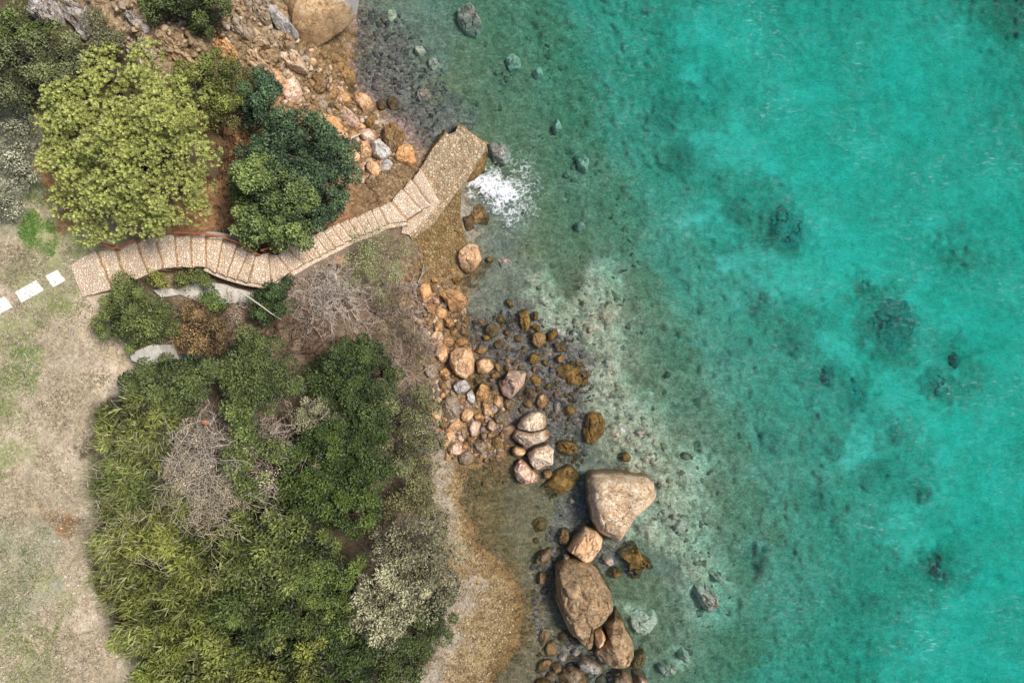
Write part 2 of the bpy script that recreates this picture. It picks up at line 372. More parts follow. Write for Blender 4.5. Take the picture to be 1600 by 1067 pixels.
# ------------------------------------------------------------------ sea
FOAM = [(1012,812,7,.6),(905,732,6,.55),(1030,765,6,.5),(884,1000,6,.5),(556,62,5,.5),(612,182,5,.5),(655,238,6,.6),(742,470,5,.45),(826,505,6,.5),(905,560,5,.5),(990,860,7,.5),(1012,880,6,.45),(872,905,5,.45),(900,980,6,.5),(925,1045,6,.5),(800,620,5,.4),(756,380,6,.6),(735,372,5,.6),(815,270,40,.62),(820,320,38,.62),(795,345,26,.62),(785,240,22,.6),(840,300,30,.5),(760,265,16,.7),(735,285,12,.95),  # photo x, y, radius, strength
 (768,290,28,1.2),(748,282,15,1.1),(790,300,26,1.15),(806,300,36,.78),(778,320,20,.95),(800,332,32,.72),(735,305,9,1.0),(812,350,20,.55),(830,285,34,.52),(790,258,26,.45),(820,250,32,.44),(775,240,16,.4),(745,330,7,.6),
 (868,516,9,.9),(880,522,8,.6),(975,671,10,.75),(968,660,9,.4),(704,440,6,.7),(716,428,5,.7),(548,108,4,.5),(745,396,8,.4),(770,398,10,.35),
 (985,470,16,.28),(1010,410,26,.36),(1030,400,20,.32),(850,400,14,.32),(935,460,22,.32),(890,440,16,.2),(1000,812,14,.5),(995,830,10,.4),(1010,855,10,.45),(1005,845,8,.4),(940,860,8,.35),(722,300,6,.8),(706,200,6,.35),(955,300,20,.26),(1440,1010,8,.4),(1352,925,8,.42),(1510,900,14,.25),(900,265,40,.18)]
fx = axis(480, 1640, 5, 9000); fy = axis(-60, 1127, 5, 9000)
FX, FY = np.meshgrid(fx, fy)
fv = P(FX.ravel(), FY.ravel(), 0.0)
foam = np.zeros(len(fv))
for x, y, r, s_ in FOAM:
    foam = np.maximum(foam, s_ * np.exp(-((FX.ravel() - x) ** 2 + (FY.ravel() - y) ** 2) / (2 * (r * .75) ** 2)))
nx, ny = len(fx), len(fy)
ii = np.arange(nx * ny).reshape(ny, nx)
ff = np.stack([ii[:-1, :-1].ravel(), ii[1:, :-1].ravel(), ii[1:, 1:].ravel(), ii[:-1, 1:].ravel()], -1)
# close the body of water below
loop = np.concatenate([ii[0, :], ii[1:, -1], ii[-1, -2::-1], ii[-2:0:-1, 0]])
low = fv[loop].copy(); low[:, 2] = -40
nv = len(fv); L = len(loop)
side = np.stack([loop, np.roll(loop, -1), nv + (np.arange(L) + 1) % L, nv + np.arange(L)], -1)
cen = nv + L
bot = np.stack([nv + np.arange(L), nv + (np.arange(L) + 1) % L, np.full(L, cen), np.full(L, cen)], -1)
allv = np.concatenate([fv, low, [[60, 0, -40]]])
faces = ff.tolist() + side.tolist() + bot[:, :3].tolist()

def water_mat():
    m, t = newmat('sea_water')
    co = t.n('ShaderNodeTexCoord').outputs['Object']
    mp = t.n('ShaderNodeMapping', i={'Vector': co, 'Rotation': (0, 0, math.radians(33)), 'Scale': (1.0, 2.3, 1.0)}).outputs[0]
    w1 = t.noise(mp, 1.7, 4, .6, .5); w2 = t.noise(mp, 7.0, 4, .65, .5); w3 = t.noise(co, .35, 3, .5)
    hgt = t.math('ADD', t.math('MULTIPLY', w1, .7), t.math('MULTIPLY', w2, .35))
    nrm = bump(t, hgt, .55, .22)
    # ripple light and dark painted into the transparent tint by noise
    f = t.ramp(t.math('ADD', t.math('MULTIPLY', w2, .6), t.math('MULTIPLY', w1, .4)), .38, .62)
    tint = t.mix(f, (.58, .69, .71, 1), (1.0, 1.0, 1.0, 1))
    tr = t.n('ShaderNodeBsdfTransparent', i={'Color': tint}).outputs[0]
    gl = t.n('ShaderNodeBsdfGlossy', i={'Color': (1, 1, 1, 1), 'Roughness': .12, 'Normal': nrm}).outputs[0]
    fr = t.n('ShaderNodeFresnel', i={'IOR': 1.33, 'Normal': nrm}).outputs[0]
    sh = t.n('ShaderNodeMixShader', i={0: t.math('MULTIPLY', fr, .35), 1: tr, 2: gl}).outputs[0]
    # crests: small pale streaks of broken water, plus glints painted as white flecks
    mp2 = t.n('ShaderNodeMapping', i={'Vector': co, 'Rotation': (0, 0, math.radians(28)), 'Scale': (.55, 1.9, 1.0)}).outputs[0]
    cr = t.math('MULTIPLY', t.ramp(t.noise(mp2, 7.5, 3, .62, .9), .55, .72), t.ramp(w3, .42, .70))
    fo = t.attr('foam', 'Fac')
    fn = t.math('ADD', t.math('MULTIPLY', t.noise(co, 4.5, 5, .72, .6), .6), t.math('MULTIPLY', t.noise(co, 16, 3, .6, .6), .4))
    vor = t.n('ShaderNodeTexVoronoi', feature='DISTANCE_TO_EDGE', i={'Vector': t.n('ShaderNodeVectorMath', operation='ADD', i={0: co, 1: t.n('ShaderNodeVectorMath', operation='SCALE', i={0: t.n('ShaderNodeTexNoise', i={'Vector': co, 'Scale': 5.0, 'Detail': 3.0}).outputs['Color'], 'Scale': .35}).outputs[0]}).outputs[0], 'Scale': 4.5}).outputs[0]
    lace = t.math('SUBTRACT', 1.0, t.ramp(vor, .0, .25))
    foam_f = t.ramp(t.math('ADD', fo, t.math('ADD', t.math('MULTIPLY', t.math('SUBTRACT', fn, .5), 2.3), t.math('MULTIPLY', lace, .34))), .74, 1.35)
    foam_f = t.math('MULTIPLY', foam_f, t.ramp(fo, .04, .2))
    tot = t.math('MAXIMUM', foam_f, t.math('MULTIPLY', cr, .27), True)
    df = t.n('ShaderNodeBsdfDiffuse', i={'Color': (.86, .88, .89, 1)}).outputs[0]
    sh = t.n('ShaderNodeMixShader', i={0: tot, 1: sh, 2: df}).outputs[0]
    va = t.n('ShaderNodeVolumeAbsorption', i={'Color': (.0, .953, .935, 1), 'Density': .38}).outputs[0]
    t.n('ShaderNodeOutputMaterial', i={'Surface': sh, 'Volume': va})
    return m
sea = mesh_np('sea_water', allv, faces, water_mat(), attrs={'foam': np.concatenate([foam, np.zeros(L + 1)])}, smooth=False)
tag(sea, kind='structure')

# ------------------------------------------------------------------ rock materials
def rock_mat(name, dark, light, stain, scale=1.0, wetline=.27, algae=(.20, .115, .03), stain_amt=.5, pit=.5, cap=None):
    m, t = newmat(name)
    oi = t.n('ShaderNodeObjectInfo')
    co0 = t.n('ShaderNodeTexCoord').outputs['Object']
    off = t.n('ShaderNodeVectorMath', operation='SCALE', i={0: (17.3, 9.1, 5.7), 'Scale': oi.outputs['Random']}).outputs[0]
    co = t.n('ShaderNodeVectorMath', operation='ADD', i={0: co0, 1: off}).outputs[0]
    pos = t.n('ShaderNodeNewGeometry').outputs['Position']
    z = t.n('ShaderNodeSeparateXYZ', i={0: pos}).outputs[2]
    n1 = t.noise(co, 1.9 * scale, 5, .6, .3); n2 = t.noise(co, 8 * scale, 5, .68, .2); n3 = t.noise(co, 34 * scale, 3, .6)
    f = t.ramp(t.math('ADD', t.math('MULTIPLY', n1, .4), t.math('ADD', t.math('MULTIPLY', n2, .4), t.math('MULTIPLY', n3, .2))), .40, .60)
    c = t.mix(f, C4(dark), C4(light))
    st = t.math('MULTIPLY', t.ramp(t.noise(co, 2.6 * scale, 4, .65, .6), .46, .62), stain_amt)
    c = t.mix(st, c, C4(stain))
    pv = t.noise(co, 8.5 * scale, 5, .72, .6)
    pits = t.math('MULTIPLY', t.ramp(pv, .57, .68), pit)
    c = t.mix(pits, c, t.mix(1.0, c, (.30, .26, .22, 1), 'MULTIPLY'))
    ck = t.n('ShaderNodeTexVoronoi', feature='DISTANCE_TO_EDGE', i={'Vector': t.n('ShaderNodeVectorMath', operation='ADD', i={0: co, 1: t.n('ShaderNodeVectorMath', operation='SCALE', i={0: t.n('ShaderNodeTexNoise', i={'Vector': co, 'Scale': 2.5, 'Detail': 4.0}).outputs['Color'], 'Scale': .8}).outputs[0]}).outputs[0], 'Scale': 1.1 * scale}).outputs['Distance']
    ck = t.math('MULTIPLY', t.math('SUBTRACT', 1.0, t.ramp(ck, .005, .022)), .55 * min(1, pit * 1.6))
    c = t.mix(ck, c, t.mix(1.0, c, (.28, .22, .17, 1), 'MULTIPLY'))
    vary = t.n('ShaderNodeMapRange', i={0: oi.outputs['Random'], 1: 0.0, 2: 1.0, 3: .88, 4: 1.30}).outputs[0]
    vc = t.n('ShaderNodeCombineColor', i={0: vary, 1: vary, 2: vary}).outputs[0]
    c = t.mix(1.0, c, vc, 'MULTIPLY')
    if cap:
        yy = t.n('ShaderNodeSeparateXYZ', i={0: pos}).outputs[1]
        cf = t.ramp(t.math('ADD', yy, t.math('MULTIPLY', t.math('SUBTRACT', n2, .5), .8)), cap[0], cap[0] + .25)
        c = t.mix(cf, c, t.mix(f, C4(cap[1]), C4(cap[2])))
    zz = t.math('ADD', z, t.math('MULTIPLY', t.math('SUBTRACT', n1, .5), .5))
    wet = t.math('SUBTRACT', 1.0, t.ramp(zz, wetline - .14, wetline + .14))
    c = t.mix(t.math('MULTIPLY', wet, .75), c, t.mix(f, (algae[0] * .45, algae[1] * .45, algae[2] * .45, 1), C4(algae)))
    hgt = t.math('ADD', t.math('MULTIPLY', n2, .7), t.math('SUBTRACT', t.math('MULTIPLY', n3, .3), t.math('ADD', t.math('MULTIPLY', pits, .5), t.math('MULTIPLY', ck, .8))))
    rough = t.n('ShaderNodeMapRange', i={0: wet, 1: 0.0, 2: 1.0, 3: .9, 4: .5}).outputs[0]
    out(t, princ(t, c, rough, bump(t, hgt, .9, .09), .2))
    return m
RM = {
 'tan':   rock_mat('tan_stone', (.42,.23,.11), (.95,.65,.40), (.78,.42,.19), 1.1),
 'pale':  rock_mat('pale_stone', (.56,.38,.24), (1.0,.87,.69), (.76,.46,.25), 1.0, stain_amt=.45),
 'white': rock_mat('white_stone', (.42,.38,.34), (.86,.81,.75), (.50,.42,.34), 1.2, stain_amt=.3),
 'pink':  rock_mat('pink_stone', (.48,.28,.18), (.94,.73,.58), (.76,.42,.25), 1.1),
 'grey':  rock_mat('grey_stone', (.20,.15,.10), (.54,.44,.33), (.42,.28,.16), 1.2),
 'orange':rock_mat('orange_stone', (.36,.18,.07), (.80,.49,.24), (.64,.31,.11), 1.1),
 'brown': rock_mat('brown_stone', (.11,.068,.032), (.42,.28,.14), (.40,.21,.07), 1.2, wetline=.10),
 'algae': rock_mat('algae_stone', (.075,.05,.018), (.30,.195,.065), (.42,.23,.06), 1.3, wetline=.02, stain_amt=.6),
 'dark':  rock_mat('dark_stone', (.045,.033,.02), (.20,.15,.085), (.16,.10,.04), 1.3, wetline=.0),
 'bigpale': rock_mat('weathered_stone', (.42,.26,.13), (.98,.81,.60), (.58,.32,.13), 1.7, wetline=.45, stain_amt=.6, pit=.8),
 'bigbrown': rock_mat('lichen_stone', (.12,.075,.034), (.66,.47,.28), (.58,.31,.12), 1.7, wetline=.1, stain_amt=.35, pit=.7),
 'cliff': rock_mat('cliff_stone', (.26,.17,.09), (.66,.49,.32), (.50,.32,.16), .9, wetline=-1, stain_amt=.5, pit=.7),
 'outcrop': rock_mat('outcrop_stone', (.20,.16,.13), (.80,.74,.68), (.34,.24,.17), 1.6, wetline=-1, stain_amt=.5, pit=.9),
 'sub':   rock_mat('submerged_stone', (.36,.32,.23), (.92,.84,.66), (.56,.48,.35), 1.5, wetline=-3, pit=.7),
 'subpink': rock_mat('submerged_pink_stone', (.30,.235,.18), (.86,.66,.55), (.54,.38,.29), 1.6, wetline=-3, pit=.6),
 'capped': rock_mat('capped_stone', (.36,.21,.10), (.82,.58,.34), (.70,.42,.19), 1.3, wetline=.5, pit=.4, cap=(12.05, (.34,.31,.29), (.62,.58,.54))),
 'subdark': rock_mat('weedy_stone', (.06,.15,.125), (.30,.38,.32), (.14,.25,.21), 1.3, wetline=-9, pit=.15),
}

def rock_mesh(name, poly, h, depth, seed, mat, rough=1.0, nf=8, p=3.8, q=2.0, cell=.045):
    g = np.random.default_rng(seed)
    a = np.array(poly, float)
    size = max(np.ptp(a[:, 0]), np.ptp(a[:, 1]))
    n = int(np.clip(size * 3.0 / cell, 30, 150)); m = int(np.clip(size / 2 / cell, 8, 34))
    th = np.linspace(0, 2 * np.pi, n, endpoint=False)
    R = np.zeros(n)
    dx, dy = np.cos(th), np.sin(th)
    for i in range(len(a)):
        x1, y1 = a[i]; x2, y2 = a[(i + 1) % len(a)]
        ex, ey = x2 - x1, y2 - y1
        den = dx * ey - dy * ex
        den = np.where(abs(den) < 1e-9, 1e-9, den)
        tt = (x1 * ey - y1 * ex) / den
        uu = (x1 * dy - y1 * dx) / den
        ok = (uu >= -1e-6) & (uu <= 1 + 1e-6) & (tt > 0)
        R = np.where(ok, np.maximum(R, tt), R)
    R = np.where(R <= 0, np.median(R[R > 0]) if (R > 0).any() else size / 2, R)
    for _ in range(1): R = .25 * np.roll(R, 1) + .5 * R + .25 * np.roll(R, -1)
    R = R * (1 + .05 * rough * fbm(dx * 2.2 + seed, dy * 2.2, s=seed % 97, o=3))
    u = np.linspace(0, 1, m + 1)[1:]
    rr = [(uk, h * max(0, 1 - uk ** p) ** (1 / q)) for uk in u]
    skirt = [(1.0, -.25 * depth), (.93, -.6 * depth), (.7, -depth)]
    us = np.array([r[0] for r in rr] + [r[0] for r in skirt]); zs = np.array([r[1] for r in rr] + [r[1] for r in skirt])
    X = us[:, None] * R[None] * dx[None]; Y = us[:, None] * R[None] * dy[None]; Zz = np.repeat(zs[:, None], n, 1)
    X = np.concatenate([[0], X.ravel()]); Y = np.concatenate([[0], Y.ravel()]); Zz = np.concatenate([[h], Zz.ravel()])
    top = Zz > -1e-6
    Rm = R.mean()
    for k in range(nf):
        ph = g.uniform(0, 2 * np.pi); sl = g.uniform(.12, .95) * h / Rm
        d0 = Rm * g.uniform(.15, .8)
        pl = h * g.uniform(.84, 1.02) - sl * ((X * math.cos(ph) + Y * math.sin(ph)) - d0)
        Zz = np.where(top & (pl < Zz), np.maximum(pl, .12 * Zz), Zz)
    fr = 1.6 / max(size, .25)
    amp = .10 * rough * min(size, 1.5)
    d1 = fbm(X * fr * 1.6 + seed, Y * fr * 1.6, Zz * fr * 1.6, s=seed % 89, o=5)
    rid = 1 - abs(fbm(X * fr * 1.9, Y * fr * 1.9 + seed, Zz * fr * 1.9, s=seed % 71 + 3, o=4))
    crack = -np.clip((rid - .90) / .10, 0, 1) * .07 * rough * min(size, 1.5)
    d2 = fbm(X * 5 + seed, Y * 5, Zz * 5, s=seed % 61 + 7, o=3)
    Zz = Zz + np.where(top, amp * d1 + crack + .028 * rough * min(size, 1) * d2, 0)
    X = X * (1 + .05 * rough * d1); Y = Y * (1 + .05 * rough * d1)
    v = np.stack([X, Y, Zz], -1)
    f = []
    K = len(us)
    for j in range(n): f.append((0, 1 + j, 1 + (j + 1) % n))
    for k in range(K - 1):
        b0 = 1 + k * n; b1 = b0 + n
        for j in range(n):
            j2 = (j + 1) % n
            f.append((b0 + j, b1 + j, b1 + j2, b0 + j2))
    me = bpy.data.meshes.new(name)
    me.from_pydata(v.tolist(), [], f)
    me.polygons.foreach_set('use_smooth', np.ones(len(f), bool))
    me.update()
    try: me.set_sharp_from_angle(angle=math.radians(26))
    except Exception: pass
    me.materials.append(mat)
    return me

_seed = [100]
def rock(zone, pts, ztop, mat, label, name='boulder', cat='rock', group='boulders along the shore', **kw):
    _seed[0] += 1
    px = np.array(T(zone, pts))
    c = px.mean(0)
    if name != 'sunken_rock' and np.ptp(px[:, 0]) < 60: px = c + (px - c) * 1.08
    zb = terr1(*c) - .12
    ztop = max(ztop, zb + .18) if ztop is not None else zb + .5
    if ztop > .1: ztop = zb + (ztop - zb) * .84
    zm = zb + (ztop - zb) * .35
    w = P(px[:, 0], px[:, 1], zm)[:, :2]
    # area centroid
    x, y = w[:, 0], w[:, 1]; x2, y2 = np.roll(x, -1), np.roll(y, -1)
    cr = x * y2 - x2 * y; A = cr.sum() / 2
    cx = ((x + x2) * cr).sum() / (6 * A); cy = ((y + y2) * cr).sum() / (6 * A)
    me = rock_mesh(name, w - [cx, cy], ztop - zb, .5, _seed[0], RM[mat], **kw)
    o = bpy.data.objects.new(name, me); o.location = (cx, cy, zb)
    link(o); tag(o, label, cat, group)
    return o

# ------------------------------------------------------------------ traced rocks
G1 = 'rocks at the top end of the shore'
rock('A', [(300,-5),(330,40),(400,110),(430,180),(420,240),(470,262),(540,245),(620,200),(700,140),(760,80),(795,40),(815,-20),(800,-160),(560,-220),(330,-150)], 3.1, 'capped', 'huge orange-brown boulder with grey cap cut off by the top edge', group=G1, nf=3, cell=.06)
rock('A', [(255,20),(300,40),(360,90),(435,170),(425,200),(380,210),(330,180),(300,130),(265,70)], 3.3, 'white', 'long pale grey slab leaning beside the huge orange boulder', group=G1)
rock('A', [(0,150),(100,140),(190,170),(250,230),(280,270),(190,290),(90,260),(10,220)], 3.0, 'cliff', 'layered tan ledge below the dark bush at the top edge', 'rock_ledge', group='rock ledges on the upper slope', nf=6, rough=1.8)
rock('A', [(70,285),(160,290),(210,310),(300,300),(330,330),(300,390),(240,385),(150,350)], 2.45, 'cliff', 'lower tan ledge with dark holes above the rubble slope', 'rock_ledge', group='rock ledges on the upper slope', nf=6, rough=1.8)
rock('A', [(640,340),(690,330),(750,380),(800,440),(800,500),(760,525),(700,510),(650,450),(630,390)], .65, 'brown', 'dark brown elongated boulder at the water edge below the huge orange boulder', group=G1)
rock('A', [(325,500),(380,495),(440,485),(465,560),(450,600),(400,632),(350,590),(320,545)], 2.1, 'pink', 'bright pinkish white boulder by itself right of the dark shrub tip', group=G1)
rock('A', [(690,600),(715,560),(760,570),(788,610),(770,640),(700,645)], .65, 'orange', 'small orange stone with a dark hollow beneath, above the pier', group=G1)
rock('A', [(815,570),(880,580),(930,650),(920,690),(870,705),(820,650),(795,610)], .6, 'tan', 'pinkish tan boulder right of the small orange stone', group=G1)
rock('A', [(715,680),(770,675),(825,730),(840,770),(810,800),(750,760),(715,720)], .8, 'pink', 'speckled pinkish boulder just below the small orange stone', group=G1)
rock('A', [(545,730),(600,705),(680,720),(725,770),(700,810),(640,800),(560,770)], 1.25, 'orange', 'flat orange boulder beside the top of the dark green tree', group=G1)
rock('A', [(990,780),(1030,750),(1090,790),(1115,840),(1090,890),(1050,950),(1000,920),(980,850)], 1.0, 'brown', 'tall brown and orange boulder in the heap left of the pier', group=G1)
rock('A', [(850,800),(900,795),(940,840),(930,880),(880,890),(845,850)], .95, 'pink', 'reddish topped stone at the upper left of the heap by the pier', group=G1)
rock('A', [(840,870),(890,880),(920,930),(905,970),(845,985)], .9, 'tan', 'tan stone at the left side of the heap by the pier', group=G1)
rock('A', [(910,890),(960,865),(1030,920),(1035,960),(970,995),(920,960)], 1.05, 'white', 'rounded pale grey boulder in the middle of the heap by the pier', group=G1)
rock('A', [(1085,910),(1130,890),(1160,900),(1190,1010),(1150,1030),(1060,1010),(1050,970)], .95, 'orange', 'orange wedge-shaped boulder touching the head of the pier steps', group=G1)
rock('A', [(975,1020),(1010,980),(1045,1010),(1020,1060),(960,1065)], .95, 'white', 'small pale oblong stone at the foot of the heap by the pier', group=G1)
rock('A', [(610,540),(660,520),(710,550),(690,600),(640,625),(610,600)], .75, 'brown', 'dark brown stone touching the left of the small orange stone', group=G1)
rock('A', [(450,420),(520,410),(590,440),(630,500),(600,560),(540,570),(480,540),(430,480)], 1.3, 'brown', 'broad rough brown rock right of the bright pinkish boulder', group=G1, rough=1.6)
rock('A', [(555,390),(600,380),(640,430),(610,450),(565,425)], .9, 'brown', 'small dark rock squeezed above the broad rough brown rock', group=G1)
rock('A', [(510,290),(535,280),(553,305),(535,325),(512,315)], 1.3, 'pink', 'small round peach stone under the tip of the huge orange boulder', group=G1)
rock('A', [(490,350),(515,342),(530,370),(510,385),(488,375)], 1.4, 'white', 'small cream stone just below the round peach stone', group=G1)
rock('A', [(355,430),(380,415),(405,430),(380,445)], 1.9, 'white', 'small cream stone above the bright pinkish boulder', group=G1)
rock('A', [(470,590),(510,575),(535,600),(500,615)], 1.4, 'pale', 'pale yellow stone at the right foot of the bright pinkish boulder', group=G1)
rock('A', [(540,620),(600,590),(630,640),(610,700),(560,690)], 1.05, 'grey', 'grey speckled rock between the flat orange boulder and the small orange stone', group=G1)
rock('A', [(560,320),(600,310),(625,350),(590,375),(555,350)], .9, 'brown', 'brown rock in the shade under the huge orange boulder', group=G1)
rock('A', [(750,540),(800,530),(830,560),(800,590),(750,575)], .3, 'dark', 'wet dark stone below the elongated brown boulder', group=G1)
rock('A', [(940,630),(990,620),(1010,660),(980,690),(940,680)], .25, 'dark', 'wet dark stone right of the pinkish tan boulder', group=G1)
rock('A', [(1020,600),(1070,610),(1080,660),(1040,690),(1010,650)], .3, 'dark', 'blackish algae covered rock standing out in the water above the heap', group=G1)
rock('A', [(620,640),(680,640),(690,680),(640,690)], .6, 'dark', 'dark stone in the hollow under the small orange stone', group=G1)
rock('A', [(1430,60),(1530,30),(1570,90),(1600,170),(1560,230),(1490,220),(1440,140)], -.12, 'subpink', 'large pinkish sunken rock in the open water near the top edge', 'sunken_rock', group='rocks under water', rough=1.8)
rock('A', [(1190,560),(1240,530),(1285,580),(1270,630),(1220,645),(1185,610)], -.04, 'subpink', 'round pinkish brown sunken rock above the pier tip', 'sunken_rock', group='rocks under water', rough=1.5)
rock('A', [(1250,370),(1310,360),(1340,410),(1300,450),(1260,420)], -.15, 'sub', 'grey sunken rock in the shallows halfway between pier and top edge', 'sunken_rock', group='rocks under water', rough=1.5)
rock('A', [(1010,70),(1060,60),(1075,110),(1030,150),(1000,110)], -.12, 'sub', 'grey sunken rock with a dark hole right of the huge orange boulder', 'sunken_rock', group='rocks under water', rough=1.5)
rock('A', [(1180,290),(1230,290),(1250,330),(1210,360),(1175,330)], -.1, 'sub', 'small ring-shaped grey sunken rock up from the round pinkish one', 'sunken_rock', group='rocks under water', rough=1.5)
rock('O', [(160,80),(200,10),(300,-20),(355,60),(360,130),(300,150),(220,120)], 6.3, 'outcrop', 'jagged white outcrop in the top left corner', 'rock_outcrop', group='rock ledges on the upper slope', rough=2.2, nf=6, cell=.05)
rock('O', [(370,10),(450,-30),(530,-10),(540,130),(560,200),(500,230),(440,150),(400,120)], 5.8, 'outcrop', 'second white outcrop with dark cracks, right of the jagged corner one', 'rock_outcrop', group='rock ledges on the upper slope', rough=2.2, nf=6, cell=.05)
rock('O', [(690,-10),(800,-5),(850,120),(890,230),(960,330),(940,380),(890,350),(855,250),(790,170),(740,80)], 4.9, 'outcrop', 'long narrow pinkish ridge running down to the light green pine', 'rock_ledge', group='rock ledges on the upper slope', rough=1.8, nf=6, cell=.05)
rock('O', [(880,110),(1000,150),(1100,240),(1090,280),(980,240),(900,190)], 4.5, 'cliff', 'short tan ledge beside the long pinkish ridge', 'rock_ledge', group='rock ledges on the upper slope', rough=1.8, nf=6)
rock('O', [(1160,170),(1230,220),(1260,250),(1200,250),(1165,215)], 3.9, 'orange', 'small orange ledge left of the layered tan ledge', 'rock_ledge', group='rock ledges on the upper slope', rough=1.6)
rock('O', [(1310,225),(1345,240),(1390,320),(1360,320),(1320,270)], 3.6, 'pale', 'cream sliver of rock above the olive bush', 'rock_ledge', group='rock ledges on the upper slope', rough=1.6)

LED = [((250,60),34,13,'cliff','tan ledge right of the long pinkish ridge'),((285,92),26,11,'cliff','broken ledge above the rounded moss green bush'),((345,72),30,13,'orange','orange brown ledge below the dark bush at the top'),((398,96),32,12,'cliff','tan broken ledge below the layered one'),
 ((436,58),24,16,'cliff','blocky tan ledge against the left of the long grey slab'),((372,40),22,13,'grey','grey ledge right of the dark bush at the top'),((455,92),24,13,'pale','pale block under the foot of the long grey slab'),((425,118),22,10,'tan','low tan ledge above the bright pinkish boulder'),((405,15),26,16,'grey','grey speckled ledge at the top edge left of the huge boulder'),((215,35),24,10,'outcrop','narrow white ledge just right of the long pinkish ridge')]
for (lx, ly), la, lb, lm, ll in LED:
    gg = np.random.default_rng(int(lx)); pl = []
    for k in range(9):
        a = k / 9 * 6.283 + gg.uniform(-.2, .2); u_, v_ = la * math.cos(a) * gg.uniform(.75, 1.2), lb * math.sin(a) * gg.uniform(.75, 1.2)
        pl.append((lx + u_ * .8 - v_ * .6, ly + u_ * .6 + v_ * .8))
    rock('X', pl, terr1(lx, ly) + gg.uniform(.25, .6), lm, ll, 'rock_ledge', 'rock', 'rock ledges on the upper slope', rough=1.9)
G2 = 'boulders along the stony shore below the pier'
rock('B', [(625,130),(680,85),(740,95),(760,180),(720,240),(670,265),(635,235),(615,170)], .95, 'tan', 'smooth peach boulder at the foot of the brown stone ramp', group=G2, rough=.7)
rock('B', [(855,180),(900,160),(950,190),(940,225),(890,240)], .04, 'subpink', 'pinkish boulder awash right of the smooth peach boulder', group=G2)
rock('B', [(770,170),(820,165),(840,190),(800,205)], .08, 'algae', 'small orange-brown stone awash between peach and pinkish boulders', group=G2)
rock('B', [(355,370),(400,325),(440,330),(455,380),(450,430),(410,450),(375,420)], 1.0, 'orange', 'rounded tan boulder beside the dead scrub below the ramp', group=G2)
rock('B', [(440,330),(480,330),(490,375),(460,395)], .75, 'brown', 'small brown stone tucked behind the rounded tan boulder', group=G2)
rock('B', [(500,390),(560,360),(620,365),(670,420),(660,470),(620,505),(570,500),(540,440)], .9, 'orange', 'large tan boulder half in the water below the ramp', group=G2)
rock('B', [(580,290),(615,270),(635,310),(610,340),(585,325)], .25, 'algae', 'dark brown stone by the trickle below the peach boulder', group=G2)
rock('B', [(450,300),(490,295),(495,320),(460,325)], .65, 'orange', 'small orange stone above the rounded tan boulder', group=G2)
rock('B', [(400,460),(460,450),(485,500),(440,515)], .8, 'orange', 'rusty knobbly stone below the rounded tan boulder', group=G2, rough=1.8)
rock('B', [(520,540),(560,530),(600,580),(570,610),(530,580)], .6, 'orange', 'rusty stone at the foot of the large tan boulder', group=G2, rough=1.6)
rock('B', [(640,540),(680,520),(690,570),(655,590)], .1, 'brown', 'olive stone awash right of the rusty stone', group=G2)
rock('B', [(785,590),(830,560),(875,610),(860,650),(820,670),(780,630)], .45, 'dark', 'dark round boulder in the shallow water, leftmost of the brown wet cluster', group=G2)
rock('B', [(760,650),(800,640),(820,670),(780,685)], .25, 'algae', 'small orange-brown stone under the dark round boulder', group=G2)
rock('B', [(890,620),(920,605),(940,640),(915,660)], .2, 'brown', 'small pale olive stone right of the dark round boulder', group=G2)
rock('B', [(905,430),(935,425),(960,470),(940,485)], .08, 'algae', 'thin brown stone at the top of the wet brown cluster', group=G2)
rock('B', [(990,490),(1040,480),(1060,540),(1060,600),(1030,640),(995,580)], .35, 'algae', 'tall brown weedy boulder in the wet brown cluster', group=G2)
rock('B', [(1080,500),(1105,500),(1110,550),(1085,560)], .2, 'algae', 'narrow brown stone right of the tall weedy boulder', group=G2)
rock('B', [(1070,640),(1110,615),(1160,650),(1155,700),(1110,735),(1070,690)], .5, 'brown', 'rounded olive tan boulder beside the small white foam', group=G2)
rock('B', [(1170,630),(1220,600),(1240,640),(1200,680),(1165,680)], .4, 'algae', 'brown pointed stone right of the rounded olive boulder by the foam', group=G2)
rock('B', [(1200,700),(1250,690),(1300,710),(1280,750),(1220,755)], .2, 'dark', 'flat dark stone below the brown pointed one', group=G2)
rock('B', [(1215,785),(1250,760),(1278,785),(1250,820),(1218,810)], .4, 'orange', 'bright orange round stone on top of the big weedy rock', group=G2)
rock('B', [(1215,850),(1280,815),(1380,810),(1420,890),(1390,970),(1310,950),(1220,910)], .25, 'algae', 'big brown weedy rock beside the pale reef', group=G2, rough=1.6)
rock('B', [(570,760),(600,730),(690,720),(715,800),(710,870),(660,915),(600,890),(565,820)], 1.15, 'tan', 'big egg-shaped orange tan boulder beside the dead grey scrub', group=G2, rough=.7)
rock('B', [(725,810),(765,785),(810,790),(840,840),(800,885),(740,885)], .85, 'tan', 'blocky tan boulder just right of the egg-shaped one', group=G2)
rock('B', [(865,930),(900,920),(930,860),(1010,865),(1035,880),(1020,950),(935,1045),(890,1010)], .95, 'pink', 'angular pinkish boulder with one white split face, standing in the shallows', group=G2, nf=6)
rock('B', [(580,960),(610,930),(660,920),(690,970),(660,1000),(610,1010)], .75, 'white', 'cream white boulder below the egg-shaped one', group=G2)
rock('B', [(725,1000),(760,945),(805,960),(810,1020),(780,1060),(730,1055)], .7, 'orange', 'reddish tan boulder right of the cream white one', group=G2)
rock('B', [(830,690),(880,670),(900,710),(870,735),(830,720)], .15, 'dark', 'dark flat stone under the dark round boulder', group=G2)
rock('B', [(710,720),(750,710),(800,730),(770,770),(720,755)], .3, 'brown', 'flat olive stone above the blocky tan boulder', group=G2)
